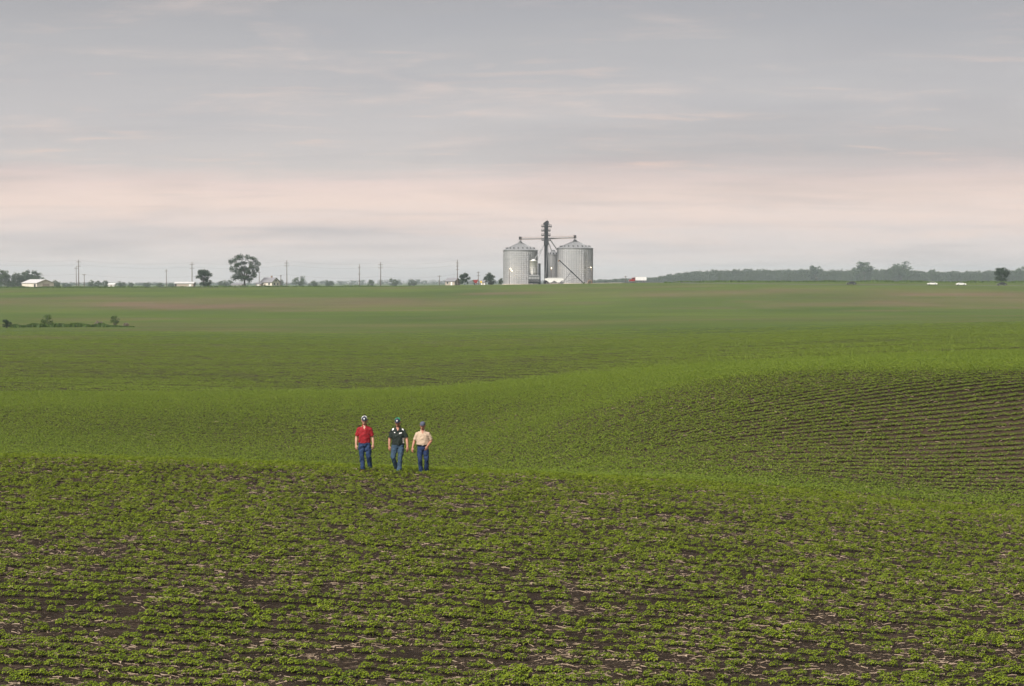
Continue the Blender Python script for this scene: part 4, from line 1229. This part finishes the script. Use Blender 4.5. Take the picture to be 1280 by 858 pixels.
# red grain cart
g = ground(594.3, 1122); e = empty('grain_cart', g, R(8), 'red grain cart parked left of the rounded tree', 'cart')
MB().prism([(-1.25, 2.9), (-1.0, 1.9), (-.4, 1.0), (.4, 1.0), (1.0, 1.9), (1.25, 2.9)], -1.1, 1.1).build('hopper', M['red_paint'], e)
MB().box((0, 0, .85), (2.6, .5, .2)).build('frame', M['black_paint'], e)
wheel_set(e, (-.1,), (-1.2, 1.2), .6, .4)
MB().beam((1.3, 0, .8), (2.5, 0, .5), .14).build('drawbar', M['black_paint'], e)
MB().tube([(.6, -1.0, 1.2), (1.4, -1.0, 3.4)], .16, 8).build('unload_tube', M['red_paint'], e)
g = ground(601.3, 1108); e = empty('road_sign', g, 0, 'yellow diamond sign beside the red grain cart', 'sign')
MB().beam((0, 0, -.2), (0, 0, 1.4), .09).build('post', M['pole'], e)
MB().box((0, -.06, 1.75), (1.0, .04, 1.0), Matrix.Rotation(R(45), 3, 'Y')).build('sign_panel', M['yellow'], e)


# ------------------------------------------------------------------ utility poles and wires
POLE_TOPS = {}


def utility_pole(px, top, d, label, arms, w=2.4, r=.17):
    g = ground(px, d); h = CAMH + (HOR - top) * d / F - g.z
    e = empty('utility_pole', g, 0, label, 'utility pole', 'utility poles on the skyline')
    MB().tube([(0, 0, -.5), (0, 0, h)], [r * 1.25, r * .8], 10).build('pole', M['pole'], e)
    for a in arms:
        z = h - a; o = MB().box((0, -.16, z), (w, .14, .18)).build('crossarm', M['pole'], e)
        for s in (-1, -.45, .45, 1): MB().lathe([(.07, 0), (.09, .10), (.05, .22), (.02, .25)], 8, c=(s * w * .46, -.16, z + .09)).build('insulator', M['insul'], o)
        MB().beam((-w * .3, -.2, z), (0, -.2, z - .8), .05).build('brace', M['wire'], o)
    POLE_TOPS[px] = (g, h)


utility_pole(98.6, 325.0, 1120, 'tallest utility pole at far left, the right of a close pair', (1.2, 3.6), 2.6, .22)
utility_pole(95.6, 333.5, 1145, 'shorter utility pole just left of the tallest far left pole', (1.0,), 2.0)
utility_pole(105.6, 342.8, 1118, 'short single-crossarm pole right of the close pole pair', (.4,), 2.0)
utility_pole(208.2, 336.8, 1130, 'lone thin pole left of the long pale shed', (1.0,), 1.8)
utility_pole(240.3, 328.0, 1118, 'tall crossarm pole at the right end of the long shed', (1.2, 3.4), 2.8, .2)
utility_pole(324.2, 339.5, 1135, 'thin pole rising behind the lean-to by the farmhouse', (.6,), 1.6)
utility_pole(358.7, 325.5, 1118, 'tall double-crossarm pole right of the white farmhouse', (1.6, 3.2), 2.6, .2)
utility_pole(351.2, 344.0, 1122, 'short pole at the corner of the white farmhouse', (.5,), 1.4)
utility_pole(449.4, 330.5, 1125, 'tall pole with two arms, the left of the middle two', (1.8, 5.6), 1.6, .18)
utility_pole(475.9, 328.0, 1118, 'tall double-crossarm pole, the right of the middle two', (1.4, 3.2), 2.6, .2)
utility_pole(549.5, 344.6, 1160, 'small single-crossarm pole left of the tan house', (.4,), 2.2)
utility_pole(571.8, 325.0, 1125, 'tall pole directly above the tan house', (1.8, 3.6, 5.5), 1.6, .22)
utility_pole(598.0, 339.5, 1150, 'pole between the two green trees left of the bins', (.6, 2.4), 1.8)
utility_pole(782.0, 345.0, 1150, 'short pole just left of the red grain truck', (.5,), 1.4)
utility_pole(1020.5, 347.0, 1060, 'thin short post before the wood right of centre', (.5,), 1.0, .10)


def wire(pxs, drop, dx, label):
    P = []
    ends = [POLE_TOPS[p][0] + Vector((dx, -.2, POLE_TOPS[p][1] - drop)) for p in pxs]
    ends = [ends[0] + (ends[0] - ends[1])] + ends
    for a, b in zip(ends[:-1], ends[1:]):
        for i in range(12):
            t = i / 12; q = a.lerp(b, t); q.z -= 1.5 * 4 * t * (1 - t); P.append(q)
    P.append(ends[-1])
    o = P[0].copy()
    tag(MB().tube([q - o for q in P], .022, 4).build('power_line', M['wire'], loc=o), label, 'wire', 'wires between the tall poles')


_main = [98.6, 240.3, 358.7, 475.9, 571.8]
wire(_main, .2, 0, 'topmost thin wire strung between the tall poles')
wire(_main, 2.6, .9, 'middle thin wire strung between the tall poles')
wire(_main, 8.0, 0, 'lowest thin wire strung between the tall poles')

# ------------------------------------------------------------------ trees, shrubs, verges
def cards(C, size, rng, flat=0.0):
    """leaf-sized quads at points C"""
    n = len(C)
    a = rng.normal(size=(n, 3)); a /= np.linalg.norm(a, axis=1)[:, None]
    b = rng.normal(size=(n, 3)); b -= a * (a * b).sum(1)[:, None]; b /= np.linalg.norm(b, axis=1)[:, None]
    s = size * rng.uniform(.55, 1.3, n)[:, None]
    V = np.stack([C - a * s * .5, C + b * s * .32 , C + a * s * .5, C - b * s * .32], 1).reshape(-1, 3)
    return V, np.arange(4 * n).reshape(n, 4)


def blob_points(blobs, n, rng):
    w = np.array([b[3] * b[4] * b[5] for b in blobs]) ** (2 / 3); w /= w.sum()
    k = rng.choice(len(blobs), n, p=w); B = np.array([b[:6] for b in blobs])[k]
    d = rng.normal(size=(n, 3)); d /= np.linalg.norm(d, axis=1)[:, None]
    r = rng.random(n) ** 0.45 * (1 + .12 * rng.normal(size=n))
    return B[:, :3] + d * r[:, None] * B[:, 3:6]


def crown_blobs(H, W, rng, base=0.22, n=26, shape='round'):
    bl = []
    for i in range(n):
        t = rng.random(); z = H * (base + (0.92 - base) * t)
        if shape == 'round': w = W / 2 * math.sqrt(max(.05, 1 - (2 * t - .85) ** 2 / 1.5))
        elif shape == 'cone': w = W / 2 * (1.02 - .8 * t)
        else: w = W / 2 * (.55 + .45 * math.sin(t * 2.6))
        a = rng.random() * 6.283; rr = w * (rng.random() ** .5) * .78
        s = W * rng.uniform(.10, .19)
        bl.append((math.cos(a) * rr, math.sin(a) * rr, z, s, s, s * .8))
    return bl


def trunk_mb(H, blobs, r, rng, n=7, split=0.28):
    mb = MB(); top = Vector((rng.uniform(-.2, .2), rng.uniform(-.2, .2), H * split))
    mb.tube([(0, 0, -.4), (0, 0, .3), top * .6, top], [r * 1.5, r * 1.1, r * .95, r * .85], 8)
    for i in rng.choice(len(blobs), min(n, len(blobs)), replace=False):
        q = Vector(blobs[i][:3]); m = top.lerp(q, .5) + Vector((0, 0, H * .04))
        mb.tube([top - Vector((0, 0, .3)), m, q], [r * .6, r * .35, r * .12], 6)
    return mb


def tree_meshes(H, W, seed, ncards, leaf, material, shape='round', base=.2, r=None, blobs=None, nl=8):
    rng = np.random.default_rng(seed)
    bl = blobs or crown_blobs(H, W, rng, base, 30, shape)
    V, Q = cards(blob_points(bl, ncards, rng), leaf, rng)
    return np_mesh('crown', V, Q, material), trunk_mb(H, bl, r or H * .022, rng, nl).mesh('trunk', M['bark'], True)


def tree(name, loc, meshes, label, group=None, rz=0.0, s=(1, 1, 1), cat='tree', parts=('crown', 'trunk')):
    e = empty(name, loc, rz, label, cat, group); e.scale = s
    mesh_obj(parts[0], meshes[0], e); mesh_obj(parts[1], meshes[1], e)
    return e


def pxm(d): return d / F


# the two trees by the white house
k = pxm(1110)
_b = [(-86, 120), (-72, 185), (-98, 172), (-45, 205), (-27, 205), (13, 205), (53, 200), (73, 185), (90, 158), (88, 120), (33, 105), (50, 130), (-60, 70), (-40, 95), (-78, 55), (-15, 165), (40, 165), (-45, 150), (65, 90), (10, 60), (-20, 50), (62, 70), (-5, 120), (30, 45)]
_rg = np.random.default_rng(3)
_bl = [(x / 5.82 * k, _rg.uniform(-3.5, 3.5), z / 5.82 * k + .8, 2.0 * _rg.uniform(.7, 1.25), 2.2, 1.7 * _rg.uniform(.7, 1.25)) for x, z in _b]
_bl += [(_rg.uniform(-6, 6), _rg.uniform(-4, 4), _rg.uniform(4, 13.5), _rg.uniform(.8, 1.5), 1.3, _rg.uniform(.7, 1.2)) for _ in range(26)]
big = tree_meshes(16, 16, 11, 7600, .60, M['tree_dark'], blobs=_bl, r=.55, nl=20)
tree('shade_tree', ground(306, 1110), big, 'large open-crowned tree with forking limbs beside the white house', cat='tree')
tree('shade_tree', ground(255, 1105), tree_meshes(10.3, 10.5, 12, 3800, .62, M['tree_dark'], 'round', .10, r=.3), 'dense round dark tree at the end of the long pale shed', cat='tree')
tree('shade_tree', ground(581, 1140), tree_meshes(6.9, 7.2, 13, 2200, .6, M['tree_dark'], 'round', .12), 'bushy green tree between the tan house and the red grain cart')
tree('shade_tree', ground(612, 1135), tree_meshes(6.8, 7.4, 14, 2200, .6, M['tree_dark'], 'round', .10), 'rounded green tree just left of the tall grain bins')
tree('shade_tree', ground(626, 1150), tree_meshes(3.9, 3.0, 15, 700, .5, M['tree'], 'round', .1), 'short tree close against the left grain bin')
tree('shade_tree', ground(1251, 1060), tree_meshes(7.6, 9.5, 16, 3200, .6, M['tree_dark'], 'fan', .12), 'dark tree standing before the wood at the right edge, behind the dark car')

# far trees, pale in the haze, copies of a few kinds
kinds = [tree_meshes(12, 10, 21, 1500, .85, M['tree'], 'round', .12), tree_meshes(12, 13, 22, 1700, .9, M['tree'], 'round', .10),
         tree_meshes(12, 9, 23, 1400, .85, M['tree_dark'], 'fan', .15), tree_meshes(12, 11, 24, 1600, .85, M['tree'], 'fan', .08)]


def far_tree(px, hpx, d, kd, label, group, wide=1.0, i=0):
    g = ground(px, d); topz = CAMH + (HOR - (360 - hpx)) * d / F     # top row = 360 - hpx
    h = max(2.0, topz - g.z); s = h / 12
    tree('far_tree', g, kinds[kd], label, group, i * 1.7, (s * wide, s * wide, s))


_gl = 'hazy trees at the left edge'
for i, (px, h, kd, w, lab) in enumerate([(-8, 20, 1, 1, 'hazy grey-green tree cut by the left edge of the picture'), (6, 20, 0, 1.2, 'hazy tree nearest the left edge, fully in the picture'),
        (14, 15, 1, 1, 'low hazy tree second from the left edge'), (22, 17, 3, 1, 'hazy tree just left of the pale barn roof'), (31, 18, 0, 1.1, 'hazy tree over the left end of the pale barn roof'),
        (39, 21, 2, 1.1, 'tallest hazy tree, rising behind the pale barn'), (46, 17, 1, .9, 'hazy tree over the right half of the pale barn roof'), (70, 8, 1, 1, 'low hazy tree past the right end of the barn')]):
    far_tree(px, h + 2, 1650, kd, lab, _gl, w, i)
_gm = 'pale trees far behind the farmhouses'
for i, (px, h, kd, w, lab) in enumerate([(83, 6, 1, 1.8, 'low pale tree left of the twin tall poles'), (115, 10, 1, 1.1, 'pale round tree right of the short pole'), (123, 9, 0, 1.3, 'pale tree between the two far clumps, left of the white shed'),
        (132, 9.5, 3, 1, 'pale tree left of the tiny white shed'), (152, 8.5, 1, 1.2, 'pale far tree right of the tiny white shed'), (164, 6.5, 0, 1.4, 'small pale tree left of the solitary pole'),
        (184, 7.5, 1, 1.3, 'pale rounded tree left of the solitary pole by the shed'), (200, 6.5, 3, 1.5, 'low pale tree touching the solitary pole'), (214, 6, 1, 1.5, 'low pale tree over the long pale shed'),
        (279, 10, 1, 1.2, 'pale tree between the round tree and the large tree'), (288, 10, 3, 1.0, 'pale tree behind the large open-crowned tree'), (334, 12, 0, .8, 'pale tree behind the white gabled house roof'),
        (352, 11, 2, .6, 'narrow pale tree right of the white gabled house'), (374.5, 15, 1, 1.1, 'pale round tree standing alone right of the white house'), (392, 9, 1, 1.5, 'low pale tree right of the lone round tree'),
        (411, 10, 1, 1.2, 'pale tree in the far row below the left wires'), (464, 10, 0, 1.2, 'pale tree between the two middle poles'), (492, 12, 3, 1.2, 'pale tree right of the middle tall pole'), (516, 11, 1, 1.2, 'pale tree left of the small crossarm pole')]):
    far_tree(px, h, 2100, kd, lab, _gm, w, i)


# distant woods that read as one mass
def wood(name, spec, label, seed, leaf=1.5, per=620, matl='wood_mass'):
    rng = np.random.default_rng(seed); Vs, Qs, o = [], [], 0
    for (x, y, h, w) in spec:
        bl = crown_blobs(h, w, rng, .0, 22, 'round')
        V, Q = cards(blob_points(bl, per, rng), leaf * rng.uniform(.8, 1.2), rng)
        V = V + np.array([x, y, float(zg(x, y))]); Vs.append(V); Qs.append(Q + o); o += len(V)
    me = np_mesh(name, np.concatenate(Vs), np.concatenate(Qs), M[matl])
    return tag(mesh_obj(name, me), label, 'wood', kind='stuff')


rng = np.random.default_rng(44)
sp = []
_tx = [740, 780, 815, 845, 880, 940, 980, 1005, 1018, 1035, 1060, 1080, 1100, 1126, 1140, 1175, 1230, 1300, 1400, 1500]
_ty = [351, 348.5, 347.5, 341, 337, 335, 337, 336, 333, 337, 336, 331, 336, 331, 337, 339, 338, 336, 336, 337]
for r_ in range(5):
    px = 742
    while px < 1480:
        d = 3000 + r_ * 110 + rng.uniform(-40, 40); x = px_x(px, d); g = float(zg(x, d))
        top = CAMH + (HOR - np.interp(px, _tx, _ty)) * d / F
        h = max(3.0, (top - g) * rng.uniform(.82, 1.05) * (1 - .03 * (4 - r_)))
        sp.append((x, d, h, rng.uniform(13, 21) if h > 7 else 11)); px += rng.uniform(3, 6)
wood('distant_wood', sp, 'long blue-green wood on the skyline right of the grain bins', 45)
sp = []
for r_ in range(3):
    px = 380
    while px < 800:
        d = 3900 + r_ * 120; x = px_x(px, d); g = float(zg(x, d))
        top = CAMH + (HOR - np.interp(px, [380, 420, 470, 520, 560, 600, 650, 760, 800], [352, 351, 350.5, 349.5, 350.5, 350, 351, 350, 350])) * d / F
        h = max(3.0, (top - g) * rng.uniform(.85, 1.15)); sp.append((x, d, h, rng.uniform(14, 22))); px += rng.uniform(7, 14)
    px = -60
    while px < 390:
        d = 3900 + r_ * 120; x = px_x(px, d); g = float(zg(x, d)); top = CAMH + (HOR - 354.0) * d / F
        h = max(3.0, (top - g) * rng.uniform(.8, 1.3)); sp.append((x, d, h, rng.uniform(14, 22))); px += rng.uniform(7, 14)
wood('far_treeline', sp, 'very pale treeline along the left and middle skyline', 46, 1.5, 200)
# taller crowns that stand out of the wood
for i, (px, top, kd, w, lab) in enumerate([(1018, 331.5, 2, 1.2, 'crown standing above the wood at its first rise, left of the two tallest'), (1080, 327.5, 0, 1.5, 'broad tall crown above the wood, left of the tallest pair'),
        (1126, 326.5, 1, 1.1, 'tallest spreading crown above the wood near the two white cars'), (1165, 337, 0, 1.1, 'modest crown above the wood over the nearer white car'),
        (1275, 333, 3, .9, 'crown above the wood cut by the right edge')]):
    far_tree(px, 360 - top, 2920, kd, lab, 'crowns standing above the wood', w, i)


# shrubs and the weedy strip on the left of the near rise
def shrub(px, d, wpx, hpx, label, matl='shrub', n=900, seed=0, leaf=.22):
    k = pxm(d); W, H = wpx * k, hpx * k; rng = np.random.default_rng(seed)
    bl = crown_blobs(H, W, rng, .12, 14, 'round')
    V, Q = cards(blob_points(bl, n, rng), leaf, rng)
    mb = MB()
    for b in bl[:9]: mb.tube([(b[0] * .15, b[1] * .15, -.1), (b[0] * .6, b[1] * .6, b[2] * .6), b[:3]], [.05, .035, .012], 5)
    tree('shrub', ground(px, d), (np_mesh('foliage', V, Q, M[matl]), mb.mesh('stem', M['bark'], True)), label, 'shrubs in the weedy strip', cat='shrub', parts=('foliage', 'stem'))


shrub(8, 470, 15, 11, 'dark rounded shrub at the left edge, before the weedy strip', 'tree_dark', 1100, 1)
shrub(60, 484, 19, 15, 'green bushy shrub standing alone in the weedy strip', 'shrub', 1300, 2)
shrub(124, 486, 15, 7, 'low pinkish grey brush of bare twigs in the weedy strip', 'brush', 500, 3, .2)
shrub(144, 487, 16, 13, 'leafy green shrub at the right end of the weedy strip', 'shrub', 900, 4)
shrub(157, 484, 9, 5, 'small low grey bush at the tip of the weedy strip', 'brush', 300, 5, .2)


def verge(name, px0, px1, dfun, depth, h, n, label, seed, matl='verge'):
    rng = np.random.default_rng(seed)
    px = rng.uniform(px0, px1, n); d = dfun(px) + rng.normal(0, depth, n); x = px_x(px, d); z = zg(x, d)
    hh = h * rng.uniform(.4, 1.1, n) * (.35 + 1.1 * fbm(px / 14, px * 0, seed, 3)) * np.clip((px1 - px) / (px1 - px0) * 4, .12, 1); w = h * .28
    a = rng.uniform(0, 6.28, n); dx, dy = np.cos(a) * w, np.sin(a) * w; lean = rng.normal(0, .3, (n, 2)) * hh[:, None]
    V = np.stack([np.stack([x - dx, d - dy, z - .05], 1), np.stack([x + dx, d + dy, z - .05], 1),
                  np.stack([x + dx * .5 + lean[:, 0], d + dy * .5 + lean[:, 1], z + hh], 1), np.stack([x - dx * .3 + lean[:, 0], d - dy * .3 + lean[:, 1], z + hh * .9], 1)], 1).reshape(-1, 3)
    o = mesh_obj(name, np_mesh(name, V, np.arange(4 * n).reshape(n, 4), M[matl]))
    return tag(o, label, 'grass', kind='stuff')


verge('weed_strip', 12, 168, lambda p: 481 + .03 * (p - 80), 2.0, .75, 5000, 'strip of tall dark weeds between the shrubs on the left', 61)
verge('verge_grass', -60, 560, lambda p: 1085 + 0 * p, 4.0, .9, 6000, 'dark grass verge along the left part of the ridge', 62)
verge('ridge_grass', 830, 1420, lambda p: 1050 + 0 * p, 6.0, .95, 7000, 'dark green grass verge along the ridge below the wood', 63)

# ------------------------------------------------------------------ haze: the air over the whole place
def haze():
    m = bpy.data.materials.new('hazy_air'); m.use_nodes = True
    t = m.node_tree; t.nodes.clear()
    v = N(t, 'ShaderNodeVolumePrincipled'); v.inputs['Color'].default_value = (0.77, 0.88, 1.0, 1)
    v.inputs['Density'].default_value = 0.000105; v.inputs['Anisotropy'].default_value = 0.0
    out = N(t, 'ShaderNodeOutputMaterial'); t.links.new(v.outputs[0], out.inputs['Volume'])
    mb = MB(); z0 = float(ZZ.min()) - 1.0; z1 = 60.0
    mb.box((0, 4000, (z0 + z1) / 2), (13400, 9600, z1 - z0))
    tag(mb.build('haze', m), 'thin pale bluish haze over the whole field', 'haze', kind='stuff')


haze()
